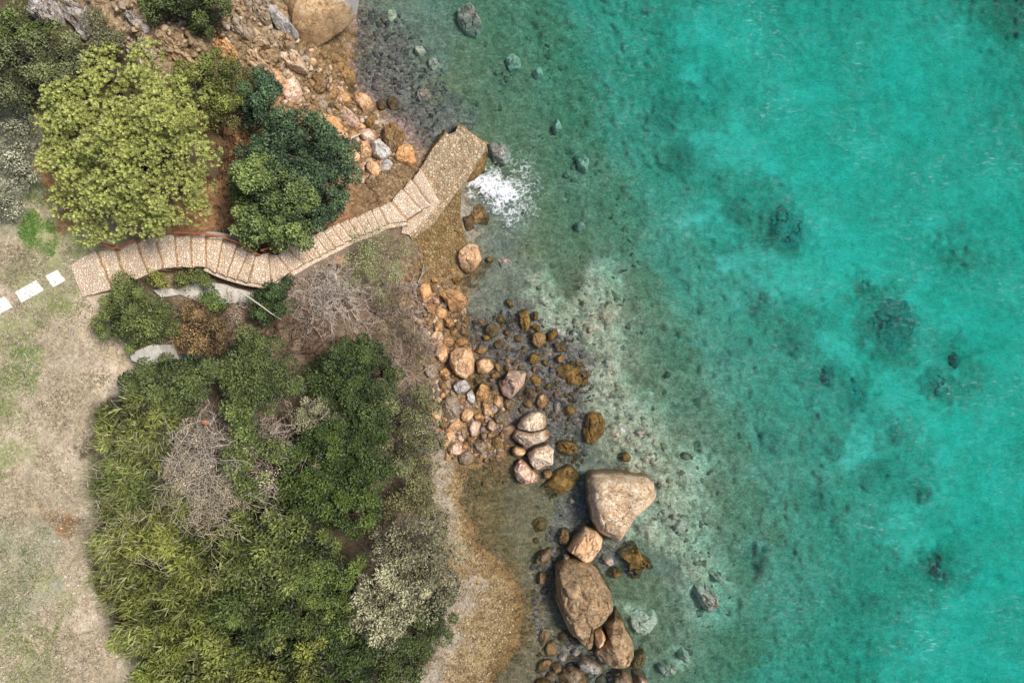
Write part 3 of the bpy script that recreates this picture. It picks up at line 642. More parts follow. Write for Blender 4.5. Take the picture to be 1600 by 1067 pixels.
rock('B', [(690,920),(750,900),(770,940),(720,955)], .3, 'dark', 'dark stone in the gap below the blocky tan boulder', group=G2)
rock('B', [(800,890),(860,870),(880,900),(830,920)], .25, 'brown', 'brown stone at the lower right foot of the blocky tan boulder', group=G2)
rock('B', [(500,860),(540,845),(570,880),(540,930),(500,920)], .7, 'orange', 'rusty stone at the lower left of the egg-shaped boulder', group=G2)
rock('B', [(480,920),(530,930),(560,970),(510,980)], .65, 'brown', 'brown flat stone left of the cream white boulder', group=G2)
rock('B', [(400,830),(470,820),(490,880),(460,920),(410,890)], .8, 'grey', 'greyish pink rock half under the dead scrub', group=G2, rough=1.6)
rock('B', [(960,650),(1000,640),(1010,690),(970,690)], .12, 'brown', 'purplish brown stone left of the rounded olive boulder', group=G2)
rock('B', [(1640,240),(1650,240),(1660,250),(1650,255)], -.3, 'sub', 'small pale sunken stone out beyond the reef', 'sunken_rock', group='rocks under water')
G3 = 'boulders between the stony shore and the lagoon'
rock('C', [(740,335),(790,330),(840,345),(848,425),(795,440),(735,446),(662,428),(690,370)], 1.15, 'pale', 'upper half of the pale boulder split across by a crack', group=G3)
rock('C', [(657,438),(735,455),(798,448),(850,437),(870,480),(830,510),(770,525),(720,548),(680,525),(640,485)], 1.05, 'pale', 'lower half of the pale boulder split across by a crack', group=G3)
rock('C', [(725,580),(770,545),(850,522),(890,560),(885,650),(830,660),(790,683),(740,640)], 1.05, 'pale', 'pale many-sided boulder below the split one', group=G3)
rock('C', [(632,560),(650,535),(710,555),(720,578),(690,605),(635,600)], .6, 'tan', 'small tan stone left of the pale many-sided boulder', group=G3)
rock('C', [(640,680),(680,620),(715,635),(755,688),(800,720),(840,765),(810,785),(760,755),(710,775),(660,740)], .85, 'pink', 'pale pink jagged boulder under the small tan stone', group=G3, rough=1.5)
rock('C', [(810,790),(860,740),(900,690),(980,650),(1045,720),(1040,770),(980,820),(850,870),(825,830)], .42, 'algae', 'large olive brown weedy boulder with orange streaks left of the triangular one', group=G3, cell=.05)
rock('C', [(895,530),(950,500),(1020,510),(1045,560),(1000,600),(930,590)], .3, 'algae', 'orange brown wet stone right of the pale many-sided boulder', group=G3, rough=1.5)
rock('C', [(1080,380),(1110,335),(1180,340),(1205,400),(1190,470),(1140,530),(1080,520),(1065,450)], .35, 'algae', 'upright brown weedy boulder with a golden rim at the reef edge', group=G3)
rock('C', [(935,330),(980,275),(1030,290),(1020,340),(960,360)], .25, 'algae', 'small slanting orange brown stone above the upright weedy boulder', group=G3)
rock('X', [(914,747),(923,737),(964,736),(1012,740),(1023,752),(1026,772),(1012,788),(997,800),(987,813),(980,830),(965,848),(950,840),(930,830),(921,812),(918,790),(915,768)], 1.7, 'bigpale', 'big triangular pale boulder with brown top edge standing in the sea', group=G3, p=4.5, rough=.8, nf=3, cell=.04)
rock('C', [(1300,590),(1340,575),(1370,610),(1350,640),(1305,630)], .18, 'algae', 'small brown stone above the big triangular boulder', group=G3)
rock('C', [(1385,455),(1420,435),(1465,428),(1440,465),(1395,482)], .08, 'subpink', 'pinkish tip of reef breaking the surface beside white foam', 'reef_rock', group=G3, rough=1.6)
rock('C', [(190,280),(230,235),(290,240),(310,300),(300,350),(250,385),(200,340)], .95, 'grey', 'grey brown boulder at the edge of the olive scrub', group=G3)
rock('C', [(100,300),(150,290),(190,350),(190,380),(160,400),(110,350)], 1.0, 'tan', 'tan boulder half hidden by scrub, left of the grey brown one', group=G3)
rock('C', [(350,210),(380,190),(410,230),(410,280),(360,270)], .5, 'white', 'pale grey stone below the cream white boulder', group=G3)
rock('C', [(515,350),(560,310),(610,315),(620,350),(580,410),(530,395)], .5, 'grey', 'grey brown boulder left of the split pale one', group=G3)
rock('C', [(395,350),(430,335),(465,365),(440,390),(405,380)], .55, 'orange', 'small orange stone in the rubble above the gravel beach', group=G3)
rock('C', [(230,550),(290,510),(325,540),(320,590),(250,590)], .75, 'pink', 'pinkish tan boulder at the head of the gravel beach', group=G3)
rock('C', [(522,600),(555,570),(590,585),(580,612),(530,612)], .3, 'tan', 'tan wedge of stone at the top of the lagoon', group=G3)
rock('C', [(350,490),(390,480),(410,520),(370,540)], .45, 'brown', 'brown stone right of the pinkish boulder at the beach head', group=G3)
rock('C', [(500,490),(550,470),(580,520),(540,555),(510,540)], .35, 'brown', 'brown boulder left of the lower split half', group=G3)
rock('C', [(440,460),(475,455),(480,500),(445,500)], .4, 'grey', 'small grey stone in the rubble left of the brown boulder', group=G3)
rock('C', [(430,590),(460,580),(470,610),(430,620)], .3, 'brown', 'small brown stone beside the tan wedge', group=G3)
rock('C', [(820,690),(870,680),(885,715),(850,745),(825,730)], .3, 'brown', 'brown stone wedged between pink jagged and weedy boulders', group=G3)
rock('C', [(890,270),(930,265),(930,320),(895,335)], .03, 'subpink', 'purplish grey stone awash left of the slanting orange stone', group=G3)
rock('C', [(740,1010),(790,960),(850,990),(850,1060),(780,1080)], -.05, 'brown', 'reddish brown sunken boulder in the lagoon', 'sunken_rock', group='rocks under water')
rock('C', [(970,870),(1000,860),(1025,880),(990,900)], -.02, 'subpink', 'small reddish sunken stone left of the triangular boulder', 'sunken_rock', group='rocks under water')
rock('C', [(665,310),(690,290),(710,320),(690,345)], .15, 'dark', 'small dark stone above the split pale boulder', group=G3)
G4 = 'boulders around the lagoon mouth'
rock('D', [(820,230),(860,160),(930,90),(1000,100),(1040,160),(1030,210),(970,290),(920,300),(870,260)], 1.2, 'tan', 'peach boulder with streaked top below the triangular one', group=G4, rough=.8)
rock('D', [(765,150),(790,100),(830,105),(840,160),(820,215),(775,200)], .4, 'brown', 'brown rounded stone left of the streaked peach boulder', group=G4)
rock('D', [(615,290),(660,240),(720,220),(725,280),(690,325),(630,320)], .4, 'grey', 'cream and olive stone by itself in the lagoon', group=G4, rough=1.5)
rock('D', [(635,400),(665,360),(695,385),(680,440),(645,450)], .35, 'grey', 'smaller cream stone below the cream and olive lagoon stone', group=G4)
rock('D', [(780,280),(790,245),(840,260),(830,285)], .35, 'white', 'tiny cream stone left of the tip of the streaked peach boulder', group=G4)
rock('D', [(745,330),(790,290),(900,285),(960,305),(1020,350),(1060,430),(1110,520),(1125,600),(1095,638),(1036,698),(988,716),(983,830),(965,865),(930,850),(900,800),(840,760),(800,690),(770,600),(740,540),(745,430)], 1.75, 'bigbrown', 'biggest grey-brown lichened boulder tapering to a point at its lower end', group=G4, p=3.6, cell=.04, nf=4, rough=1.2)
rock('D', [(993,724),(1038,720),(1060,755),(1002,815),(990,795)], 1.3, 'tan', 'small broken piece at the lower tip of the biggest boulder', group=G4)
rock('D', [(1050,703),(1114,643),(1132,590),(1180,690),(1185,720),(1230,790),(1240,870),(1210,940),(1120,955),(1030,920),(980,880),(998,838),(1074,762)], 1.25, 'bigbrown', 'brown split-off slab with white right edge beside the biggest boulder', group=G4, p=4, cell=.05)
rock('D', [(1130,240),(1190,190),(1240,190),(1290,260),(1350,310),(1350,340),(1290,350),(1280,410),(1230,430),(1210,390),(1190,300)], .5, 'algae', 'jagged rusty brown rock on the seaward side under the triangular boulder', group=G4, rough=2.0)
rock('D', [(1060,350),(1130,340),(1170,370),(1130,410),(1080,390)], .15, 'algae', 'low brown rock between rusty rock and biggest boulder', group=G4)
rock('D', [(1040,270),(1100,260),(1120,320),(1060,330)], .05, 'subpink', 'greyish stone awash left of the jagged rusty rock', group=G4)
rock('D', [(875,910),(920,890),(980,910),(1030,950),(1100,975),(1090,1000),(1000,990),(890,950)], .75, 'white', 'long pale lying stone below the biggest boulder', group=G4)
rock('D', [(770,1000),(830,950),(900,970),(960,1040),(960,1110),(770,1110)], .5, 'grey', 'grey green boulder at the bottom edge left of the pinkish one', group=G4, rough=1.5)
rock('D', [(1100,1010),(1160,960),(1220,975),(1230,1040),(1220,1110),(1110,1110)], .5, 'grey', 'grey boulder at the bottom edge under the long pale stone', group=G4)
rock('D', [(1225,985),(1280,1000),(1320,1020),(1320,1110),(1235,1110)], .7, 'pink', 'pinkish orange boulder at the bottom edge, rightmost above water', group=G4)
rock('D', [(765,890),(800,865),(830,890),(810,920),(775,915)], .05, 'subpink', 'small reddish stone awash at the lower left of the biggest boulder', group=G4)
rock('D', [(620,1050),(660,1030),(720,1060),(720,1110),(620,1110)], .35, 'algae', 'brown boulder at the bottom edge, leftmost in the water', group=G4)
rock('D', [(725,940),(780,930),(790,980),(740,1010)], .25, 'brown', 'grey brown stone above the grey green boulder at the bottom edge', group=G4)
rock('D', [(850,860),(890,840),(900,880),(860,890)], .05, 'subpink', 'small grey stone awash above the long pale lying stone', group=G4)
rock('D', [(760,760),(810,730),(835,770),(800,820),(770,800)], -.02, 'brown', 'dark sunken stone left of the lower half of the biggest boulder', 'sunken_rock', group='rocks under water')
GU = 'rocks under water'
rock('D', [(1200,620),(1260,600),(1370,620),(1390,680),(1340,750),(1260,770),(1220,720)], -.10, 'sub', 'pale grey sunken rock with a crescent top right of the biggest boulder', 'sunken_rock', 'rock', GU, rough=1.6)
rock('D', [(1510,880),(1550,850),(1590,880),(1570,930),(1520,920)], -.2, 'sub', 'small round pale sunken rock near the bottom right of the boulders', 'sunken_rock', 'rock', GU)
rock('D', [(1380,950),(1450,920),(1510,950),(1500,1000),(1420,1020)], -.2, 'sub', 'grey green sunken rock left of the small round pale one', 'sunken_rock', 'rock', GU, rough=1.5)
rock('D', [(1480,90),(1530,30),(1580,60),(1560,110),(1530,140)], -.12, 'sub', 'diamond-shaped pale sunken rock with dark surround right of the triangular boulder', 'sunken_rock', 'rock', GU)
rock('D', [(580,60),(640,20),(710,50),(700,100),(630,110)], -.08, 'brown', 'brown rounded sunken rock near the reddish one in the lagoon', 'sunken_rock', 'rock', GU)
rock('D', [(600,160),(640,150),(660,190),(610,200)], -.1, 'brown', 'small brown sunken stone above the cream and olive one', 'sunken_rock', 'rock', GU)
rock('E', [(215,640),(270,640),(320,700),(330,770),(290,780),(240,720)], -.10, 'subpink', 'pinkish sunken rock well out from the biggest boulder', 'sunken_rock', 'rock', GU, rough=1.6)
rock('E', [(270,590),(300,590),(370,650),(365,670),(330,650)], -.15, 'sub', 'thin slanting grey sunken rock touching the pinkish one', 'sunken_rock', 'rock', GU)
rock('X', [(788,95),(800,82),(815,95),(812,110),(795,112)], -.75, 'sub', 'small pale green sunken stone far above the foam', 'sunken_rock', 'rock', GU)
rock('X', [(830,112),(845,105),(850,120),(838,126)], -1.0, 'sub', 'egg-shaped pale sunken stone up and right of the foam', 'sunken_rock', 'rock', GU)
rock('X', [(858,190),(872,186),(880,205),(868,212)], -.8, 'sub', 'yellowish sunken stone right of the pier tip', 'sunken_rock', 'rock', GU)
rock('X', [(898,240),(912,236),(922,252),(916,272),(902,268)], -.8, 'sub', 'upright pale green sunken stone right of the foam', 'sunken_rock', 'rock', GU)
rock('X', [(898,350),(908,345),(916,354),(908,364),(899,360)], -.6, 'sub', 'small round pale sunken stone below and right of the foam', 'sunken_rock', 'rock', GU)
rock('X', [(762,225),(785,222),(800,240),(790,262),(770,255)], -.03, 'subpink', 'pinkish brown sunken rock between pier tip and foam', 'sunken_rock', 'rock', GU, rough=1.4)
rock('X', [(735,325),(752,320),(764,340),(758,356),(738,352)], .12, 'brown', 'brown wet rock at the right flank of the ramp under the foam', 'boulder', 'rock', G2)
rock('X', [(722,338),(738,334),(742,356),(728,366)], .2, 'dark', 'dark rock tight against the flank of the ramp', 'boulder', 'rock', G2)
GD = 'dark weedy rocks on the sandy bottom'
rock('X', [(1340,500),(1375,462),(1420,470),(1435,510),(1415,560),(1385,575),(1355,545)], -3.72, 'subdark', 'largest dark weedy rock far out on the turquoise bottom', 'sunken_rock', 'rock', GD, rough=1.3, nf=2, p=2.0, q=1.1)
rock('X', [(1312,608),(1332,598),(1352,606),(1358,628),(1338,642),(1318,632)], -3.32, 'subdark', 'dark round weedy rock below the largest one', 'sunken_rock', 'rock', GD, rough=1.3, nf=2, p=2.0, q=1.1)
rock('X', [(1440,590),(1460,582),(1482,592),(1484,615),(1462,622),(1444,612)], -4.12, 'subdark', 'dark weedy rock far right of the round one', 'sunken_rock', 'rock', GD, rough=1.3, nf=2, p=2.0, q=1.1)
rock('X', [(1478,552),(1492,546),(1502,560),(1496,580),(1480,576)], -4.42, 'subdark', 'small dark weedy rock at the far right, upper of the pair', 'sunken_rock', 'rock', GD, rough=1.3, nf=2, p=2.0, q=1.1)
rock('X', [(1376,668),(1392,662),(1406,676),(1398,695),(1380,692)], -3.32, 'subdark', 'small dark weedy rock below the round one', 'sunken_rock', 'rock', GD, rough=1.3, nf=2, p=2.0, q=1.1)
rock('X', [(1190,335),(1225,320),(1255,345),(1250,385),(1215,400),(1188,375)], -3.07, 'subdark', 'broad dim weedy rock up on the middle of the bottom', 'sunken_rock', 'rock', GD, rough=1.3, nf=2, p=2.0, q=1.1)
rock('X', [(1442,895),(1465,865),(1478,888),(1470,905)], -3.82, 'subdark', 'dark weedy rock at the lower right of the turquoise bottom', 'sunken_rock', 'rock', GD, rough=1.3, nf=2, p=2.0, q=1.1)
rock('X', [(1335,440),(1350,435),(1362,450),(1352,462),(1338,458)], -4.12, 'subdark', 'small dim weedy rock above the largest one', 'sunken_rock', 'rock', GD, rough=1.3, nf=2, p=2.0, q=1.1)
rock('X', [(1270,580),(1290,570),(1308,585),(1300,605),(1280,602)], -2.62, 'subdark', 'dim weedy rock left of the dark round one', 'sunken_rock', 'rock', GD, rough=1.3, nf=2, p=2.0, q=1.1)
# stones by the staircase
rock('S', [(570,790),(630,760),(680,815),(640,840),(590,840)], 1.95, 'tan', 'square brown stone just under the lower flight of the staircase', 'boulder', 'rock', 'stones by the staircase')
rock('S', [(0,560),(50,545),(110,590),(140,660),(60,660),(0,640)], 3.0, 'cliff', 'tan rough rock above the red rail left of the dark tree', 'boulder', 'rock', 'stones by the staircase', rough=1.6)

# ------------------------------------------------------------------ staircase and pier
def masonry(name, dark, light, joint, scale, wetline=-9, algae=(.22,.13,.04)):
    m, t = newmat(name)
    co = t.n('ShaderNodeTexCoord').outputs['Object']
    pos = t.n('ShaderNodeNewGeometry').outputs['Position']
    z = t.n('ShaderNodeSeparateXYZ', i={0: pos}).outputs[2]
    wv = t.n('ShaderNodeVectorMath', operation='ADD', i={0: pos, 1: t.n('ShaderNodeVectorMath', operation='SCALE', i={0: t.n('ShaderNodeTexNoise', i={'Vector': pos, 'Scale': 6.0}).outputs['Color'], 'Scale': .10}).outputs[0]}).outputs[0]
    v = t.n('ShaderNodeTexVoronoi', i={'Vector': wv, 'Scale': scale})
    e = t.n('ShaderNodeTexVoronoi', feature='DISTANCE_TO_EDGE', i={'Vector': wv, 'Scale': scale}).outputs['Distance']
    r = t.n('ShaderNodeSeparateColor', i={0: v.outputs['Color']}).outputs
    n1 = t.noise(pos, 1.3, 4, .6); n2 = t.noise(pos, 25, 4, .65)
    f = t.math('ADD', t.math('MULTIPLY', r[0], .6), t.math('ADD', t.math('MULTIPLY', n2, .35), t.math('MULTIPLY', t.math('SUBTRACT', n1, .5), .5)), True)
    c = t.mix(f, C4(dark), C4(light))
    c = t.mix(t.math('MULTIPLY', t.ramp(r[1], .7, .95), .6), c, (light[0] * .75, light[1] * .52, light[2] * .38, 1))
    oi = t.n('ShaderNodeObjectInfo').outputs['Random']
    vv = t.n('ShaderNodeMapRange', i={0: t.math('ADD', t.math('MULTIPLY', oi, .5), t.math('MULTIPLY', t.ramp(t.noise(pos, 2.2, 5, .65, .5), .32, .68), .5)), 1: 0.0, 2: 1.0, 3: .88, 4: 1.20}).outputs[0]
    c = t.mix(1.0, c, t.n('ShaderNodeCombineColor', i={0: vv, 1: t.math('POWER', vv, 1.1), 2: t.math('POWER', vv, 1.3)}).outputs[0], 'MULTIPLY')
    jt = t.math('SUBTRACT', 1.0, t.ramp(e, .01, .10))
    c = t.mix(t.math('MULTIPLY', jt, .75), c, C4(joint))
    zz = t.math('ADD', z, t.math('MULTIPLY', t.math('SUBTRACT', n1, .5), .5))
    wet = t.math('MULTIPLY', t.math('SUBTRACT', 1.0, t.ramp(zz, wetline - .2, wetline + .2)), .8)
    c = t.mix(wet, c, t.mix(f, (algae[0] * .6, algae[1] * .6, algae[2] * .6, 1), (algae[0] * 1.6, algae[1] * 1.6, algae[2] * 1.6, 1)))
    hgt = t.math('ADD', t.math('MULTIPLY', t.ramp(e, 0.0, .18), .8), t.math('MULTIPLY', n2, .4))
    out(t, princ(t, c, .88, bump(t, hgt, .8, .04), .2))
    return m
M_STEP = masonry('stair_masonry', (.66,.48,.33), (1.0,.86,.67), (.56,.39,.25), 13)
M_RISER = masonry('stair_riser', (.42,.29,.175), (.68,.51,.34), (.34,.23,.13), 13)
M_DECK = masonry('pier_cobbles', (.27,.18,.09), (.88,.72,.50), (.20,.13,.055), 10)
M_RAMP = masonry('ramp_cobbles', (.13,.085,.03), (.48,.34,.16), (.10,.062,.022), 9.5)
M_APRON = masonry('pier_flank', (.12,.08,.025), (.42,.28,.11), (.10,.06,.02), 3.5)

def slab_mesh(poly, ztop, zbot, r=.02):
    """poly: list of xy (CCW or CW); ztop: list/number. bevelled top edge."""
    n = len(poly)
    a = np.array(poly, float)
    zt = np.full(n, ztop, float) if np.isscalar(ztop) else np.array(ztop, float)
    zb = np.full(n, zbot, float) if np.isscalar(zbot) else np.array(zbot, float)
    c = a.mean(0)
    area = sum(a[i][0] * a[(i + 1) % n][1] - a[(i + 1) % n][0] * a[i][1] for i in range(n))
    if area < 0: a = a[::-1]; zt = zt[::-1]; zb = zb[::-1]
    dirs = a - c; L_ = np.linalg.norm(dirs, axis=1, keepdims=True)
    inn = a - dirs / L_ * r * 1.5
    v = np.concatenate([np.c_[inn, zt], np.c_[a, zt - r], np.c_[a, zb]])
    f = [list(range(n))]
    for i in range(n):
        j = (i + 1) % n
        f.append([n + i, n + j, j, i]); f.append([2 * n + i, 2 * n + j, n + j, n + i])
    return v, f

def poly_surface(name, poly, zf, zbot, mat, parent=None, cell=.12, amp=.02, seed=0, loc=None, freq=9, batter=0.0):
    """closed block with a finely cut, slightly uneven top; poly in world xy, zf(x,y)->z"""
    a = np.array(poly, float)
    # densify edge
    e = []
    for i in range(len(a)):
        p, q = a[i], a[(i + 1) % len(a)]
        k = max(1, int(np.linalg.norm(q - p) / cell))
        for j in range(k): e.append(p + (q - p) * j / k)
    e = np.array(e)
    lo, hi = a.min(0), a.max(0)
    xs, ys = np.meshgrid(np.arange(lo[0], hi[0], cell), np.arange(lo[1], hi[1], cell))
    g = np.random.default_rng(seed)
    q = np.stack([xs.ravel(), ys.ravel()], -1) + g.uniform(-.3, .3, (xs.size, 2)) * cell
    q = q[in_poly(q[:, 0], q[:, 1], a.tolist())]
    if len(q):
        dd = np.array([np.min(((e - s_) ** 2).sum(1)) for s_ in q]); q = q[dd > (cell * .5) ** 2]
    pts = np.concatenate([e, q])
    n = len(e)
    r = delaunay_2d_cdt([Vector(p) for p in pts], [], [list(range(n))], 1, 1e-5)
    vv = np.array([(p.x, p.y) for p in r[0]]); ff_ = [list(f) for f in r[2]]
    zz = np.array([zf(x, y) for x, y in vv]) + amp * fbm(vv[:, 0] * freq, vv[:, 1] * freq, s=seed, o=2)
    v = np.c_[vv, zz]
    area = sum(e[i][0] * e[(i + 1) % n][1] - e[(i + 1) % n][0] * e[i][1] for i in range(n))
    # side skirt along boundary (vertices 0..n-1 keep order in cdt output)
    base = len(v)
    c = e.mean(0)
    low = e + (e - c) / np.linalg.norm(e - c, axis=1, keepdims=True) * batter
    lv = np.c_[low, [zbot(x, y) if callable(zbot) else zbot for x, y in e]]
    v = np.concatenate([v, lv])
    for i in range(n):
        j = (i + 1) % n
        ff_.append([i, base + i, base + j, j] if area > 0 else [j, base + j, base + i, i])
    return mesh_np(name, v, ff_, mat, parent, loc=loc)

st_loc = P(400, 420, 3.3)
stair = empty('stone_staircase', st_loc, 'curving pale stone staircase descending from the lawn to the pier', 'staircase')
def to_parent(v, loc): return np.asarray(v) - np.asarray(loc)
E = [('W', (430,640),(510,848)),('W', (585,566),(690,795)),('W', (705,555),(768,772)),('W', (830,505),(905,705)),('W', (950,478),(1000,668)),('W', (1070,468),(1090,655)),
     ('W', (1170,466),(1177,657)),('W', (1265,468),(1265,660)),('W', (1370,485),(1330,690)),('W', (1460,520),(1393,715)),('S', (131,752),(69,910)),('S', (172,775),(125,925)),
     ('S', (240,770),(255,945)),('S', (292,778),(362,872)),('S', (345,745),(440,827)),('S', (405,708),(485,800)),('S', (455,688),(530,780)),('S', (500,666),(570,757)),('S', (545,645),(612,737)),
     ('S', (592,620),(660,712)),('S', (640,603),(705,690)),('S', (690,583),(745,672)),('S', (732,567),(785,660)),('S', (775,548),(825,645)),('S', (815,532),(860,627)),('S', (858,510),(900,605)),
     ('S', (925,485),(1012,585)),('S', (986,412),(1092,524)),('S', (1040,358),(1144,498)),('S', (1095,300),(1194,472))]
NE = len(E)
def tread_z(i): return .80 + .15 * (NE - 1 - i)
edges = []
for z_, a_, b_ in E: edges.append((T(z_, [a_])[0], T(z_, [b_])[0]))
side_bot = []
for i in range(NE - 1):
    zt = tread_z(i)
    (ax_, ay_), (bx_, by_) = edges[i]; (cx_, cy_), (dx_, dy_) = edges[i + 1]
    if False:   # middle landing is wider than the flight: keep its own upper edge
        (ax_, ay_) = T('S', [(916, 440)])[0]
    q = [P(ax_, ay_, zt)[:2], P(cx_, cy_, zt)[:2], P(dx_, dy_, zt)[:2], P(bx_, by_, zt)[:2]]
    g = np.array(q); jit = RNG.uniform(-.012, .012, (4, 2)); g = g + jit
    tilt = RNG.uniform(-.012, .012, 4)
    # finely cut tread so the edge is worn
    d0_, d1_ = g[3] - g[0], g[2] - g[1]
    g = np.array([g[0] + d0_ * .035, g[1] - d1_ * .03, g[2] + d1_ * .02, g[3] - d0_ * .01])
    def pt(u, w): return (g[0] * (1 - u) + g[1] * u) * (1 - w) + (g[3] * (1 - u) + g[2] * u) * w
    nu, nw = 6, 13
    V = []; F = []
    for a in range(nu + 1):
        for b in range(nw + 1):
            u, w = a / nu, b / nw
            xy = pt(u, w)
            if a == nu: xy = xy + (g[1] - g[0]) * (.035 * vn(np.array(w * 6.0), np.array(i * 3.1), s=4))
            if b in (0, nw): xy = xy + (pt(u, 1) - pt(u, 0)) * (.018 * vn(np.array(u * 5.0 + 9 * i), np.array(b * 1.7), s=5))
            zz = zt + .018 * float(vn(np.array(xy[0] * 5), np.array(xy[1] * 5), s=12)) - (.022 if a == nu else 0) - (.018 if b in (0, nw) else 0)
            V.append((xy[0], xy[1], zz))
    idx = lambda a, b: a * (nw + 1) + b
    for a in range(nu):
        for b in range(nw): F.append([idx(a, b), idx(a, b + 1), idx(a + 1, b + 1), idx(a + 1, b)])
    top_n = len(V)
    ring = [idx(a, 0) for a in range(nu + 1)] + [idx(nu, b) for b in range(1, nw + 1)] + [idx(a, nw) for a in range(nu - 1, -1, -1)] + [idx(0, b) for b in range(nw - 1, 0, -1)]
    for k in ring: x, y, _ = V[k]; V.append((x, y, zt - 1.1))
    m_ = len(ring)
    for k in range(m_):
        k2 = (k + 1) % m_
        F.append([ring[k2], ring[k], top_n + k, top_n + k2])
    so = mesh_np('step', to_parent(V, st_loc), F, M_STEP, stair)
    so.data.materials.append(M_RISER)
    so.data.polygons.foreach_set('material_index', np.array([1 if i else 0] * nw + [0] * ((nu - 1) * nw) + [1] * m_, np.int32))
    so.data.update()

# low stone kerb along the seaward side of the lower flight
def kerb(name, lpts, w, dz, zs):
    V = []; F = []
    for k, ((x, y), z) in enumerate(zip(lpts, zs)):
        p = P(x, y, z); n0 = max(0, k - 1); n1 = min(len(lpts) - 1, k + 1)
        t_ = np.array(P(*lpts[n1], zs[n1])[:2]) - np.array(P(*lpts[n0], zs[n0])[:2]); t_ /= np.linalg.norm(t_)
        nrm = np.array([t_[1], -t_[0]])
        for s_, dzz in ((0, -1.2), (0, dz), (.15, dz + .015), (.85, dz + .015), (1, dz), (1, -1.2)):
            q = p[:2] + nrm * w * s_
            V.append((q[0], q[1], z + dzz + .012 * random.uniform(-1, 1)))
        if k:
            b = (k - 1) * 6
            for j in range(5): F.append([b + j, b + j + 1, b + 7 + j, b + 6 + j])
    F.append([0, 1, 2, 3, 4, 5]); b = (len(lpts) - 1) * 6; F.append([b + 5, b + 4, b + 3, b + 2, b + 1, b])
    return mesh_np(name, to_parent(V, st_loc), F, M_STEP, stair)
lower = list(range(13, 27))
kerb('side_kerb', [edges[i][1] for i in lower], .17, -.03, [tread_z(i) - .05 for i in lower])
kerb('side_kerb', [edges[i][1] for i in range(7, 14)], .14, -.04, [tread_z(i) - .05 for i in range(7, 14)])

pier_loc = P(690, 270, .0)
pier = empty('stone_pier', pier_loc, 'cobbled brown stone pier jutting into the sea at the foot of the staircase', 'pier')
def wpoly(zone, pts, z): return [tuple(P(x, y, z)[:2]) for x, y in T(zone, pts)]
def part_surface(name, zone, pts, zf, zbot, mat, parent, loc, z0, **kw):
    o = poly_surface(name, wpoly(zone, pts, z0), zf, zbot, mat, parent, **kw)
    vs = np.empty(len(o.data.vertices) * 3, np.float32); o.data.vertices.foreach_get('co', vs)
    vs = vs.reshape(-1, 3) - np.asarray(loc, np.float32); o.data.vertices.foreach_set('co', vs.ravel()); o.data.update()
    return o
part_surface('deck', 'S', [(1082,300),(1098,286),(1160,185),(1237,97),(1250,108),(1287,90),(1303,50),(1460,160),(1440,205),(1380,310),(1320,392),(1250,482),(1163,607),(1045,692),(1030,665),(1130,575),(1185,505),(1170,476)], lambda x, y: .80, -.9, M_DECK, pier, pier_loc, .80, cell=.09, amp=.035, seed=3)
# seat-like ledge between steps and deck
part_surface('ledge', 'S', [(1003,578),(1085,520),(1180,478),(1205,476),(1185,503),(1130,573),(1028,664),(985,655)], lambda x, y: .93, -.5, M_STEP, pier, pier_loc, .93, cell=.1, amp=.02, seed=5)
# flared flanks: from just under the deck edge out to the water
def flank(outer, inner, zi, zo, seed):
    V = []; F = []; n = len(outer); mrow = 7
    for k in range(n):
        a = np.append(P(*inner[k], zi)[:2], zi); b = np.append(P(*outer[k], zo)[:2], zo)
        for j in range(mrow):
            u = j / (mrow - 1); p = a * (1 - u) + b * u
            p = p + np.array([vn(p[0] * 4, p[1] * 4, s=seed), vn(p[0] * 4, p[1] * 4, s=seed + 1), vn(p[0] * 4, p[1] * 4, s=seed + 2)]) * .05 * (0 if j == 0 else 1)
            V.append(p)
        V.append(b + [0, 0, -1.0])
    R_ = mrow + 1
    for k in range(n - 1):
        for j in range(mrow): F.append([k * R_ + j, (k + 1) * R_ + j, (k + 1) * R_ + j + 1, k * R_ + j + 1])
    return mesh_np('flank', to_parent(V, pier_loc), F, M_APRON, pier)
def dens(l, k=6):
    o_ = []
    for i in range(len(l) - 1):
        for j in range(k): o_.append((l[i][0] + (l[i + 1][0] - l[i][0]) * j / k, l[i][1] + (l[i + 1][1] - l[i][1]) * j / k))
    return o_ + [l[-1]]
flank(dens(T('S', [(1465,170),(1458,235),(1452,305),(1395,355),(1325,395)])), dens(T('S', [(1452,172),(1435,212),(1405,270),(1350,350),(1310,405)])), .72, .02, 40)
flank(dens(T('S', [(1090,290),(1128,215),(1170,145),(1222,82)])), dens(T('S', [(1100,288),(1158,188),(1195,145),(1240,98)])), .70, .15, 50)
flank(dens(T('S', [(1300,40),(1385,95),(1470,160)])), dens(T('S', [(1303,56),(1382,110),(1456,165)])), .72, .05, 60)
ramp_o = T('S', [(1322,394),(1308,560),(1345,700),(1300,850),(1235,890),(1150,900),(1085,850),(1030,765),(1048,694),(1165,608),(1252,483)])
rc = np.array([P(x, y, .4)[:2] for x, y in ramp_o])
hi_line = (np.array(P(*T('S', [(1250,483)])[0], .4)[:2]), np.array(P(*T('S', [(1045,695)])[0], .4)[:2]))
def ramp_z(x, y):
    a, b = hi_line; t_ = (b - a) / np.linalg.norm(b - a); nrm = np.array([-t_[1], t_[0]])
    dd = abs(np.dot(np.array([x, y]) - a, nrm))
    return .68 - .20 * dd - .02 * dd * dd
part_surface('ramp', 'S', [(1318,402),(1308,560),(1345,700),(1300,850),(1235,890),(1150,900),(1085,850),(1030,765),(1050,698),(1167,612),(1254,490)], ramp_z, -.6, M_RAMP, pier, pier_loc, .35, cell=.085, amp=.07, seed=8, freq=6)

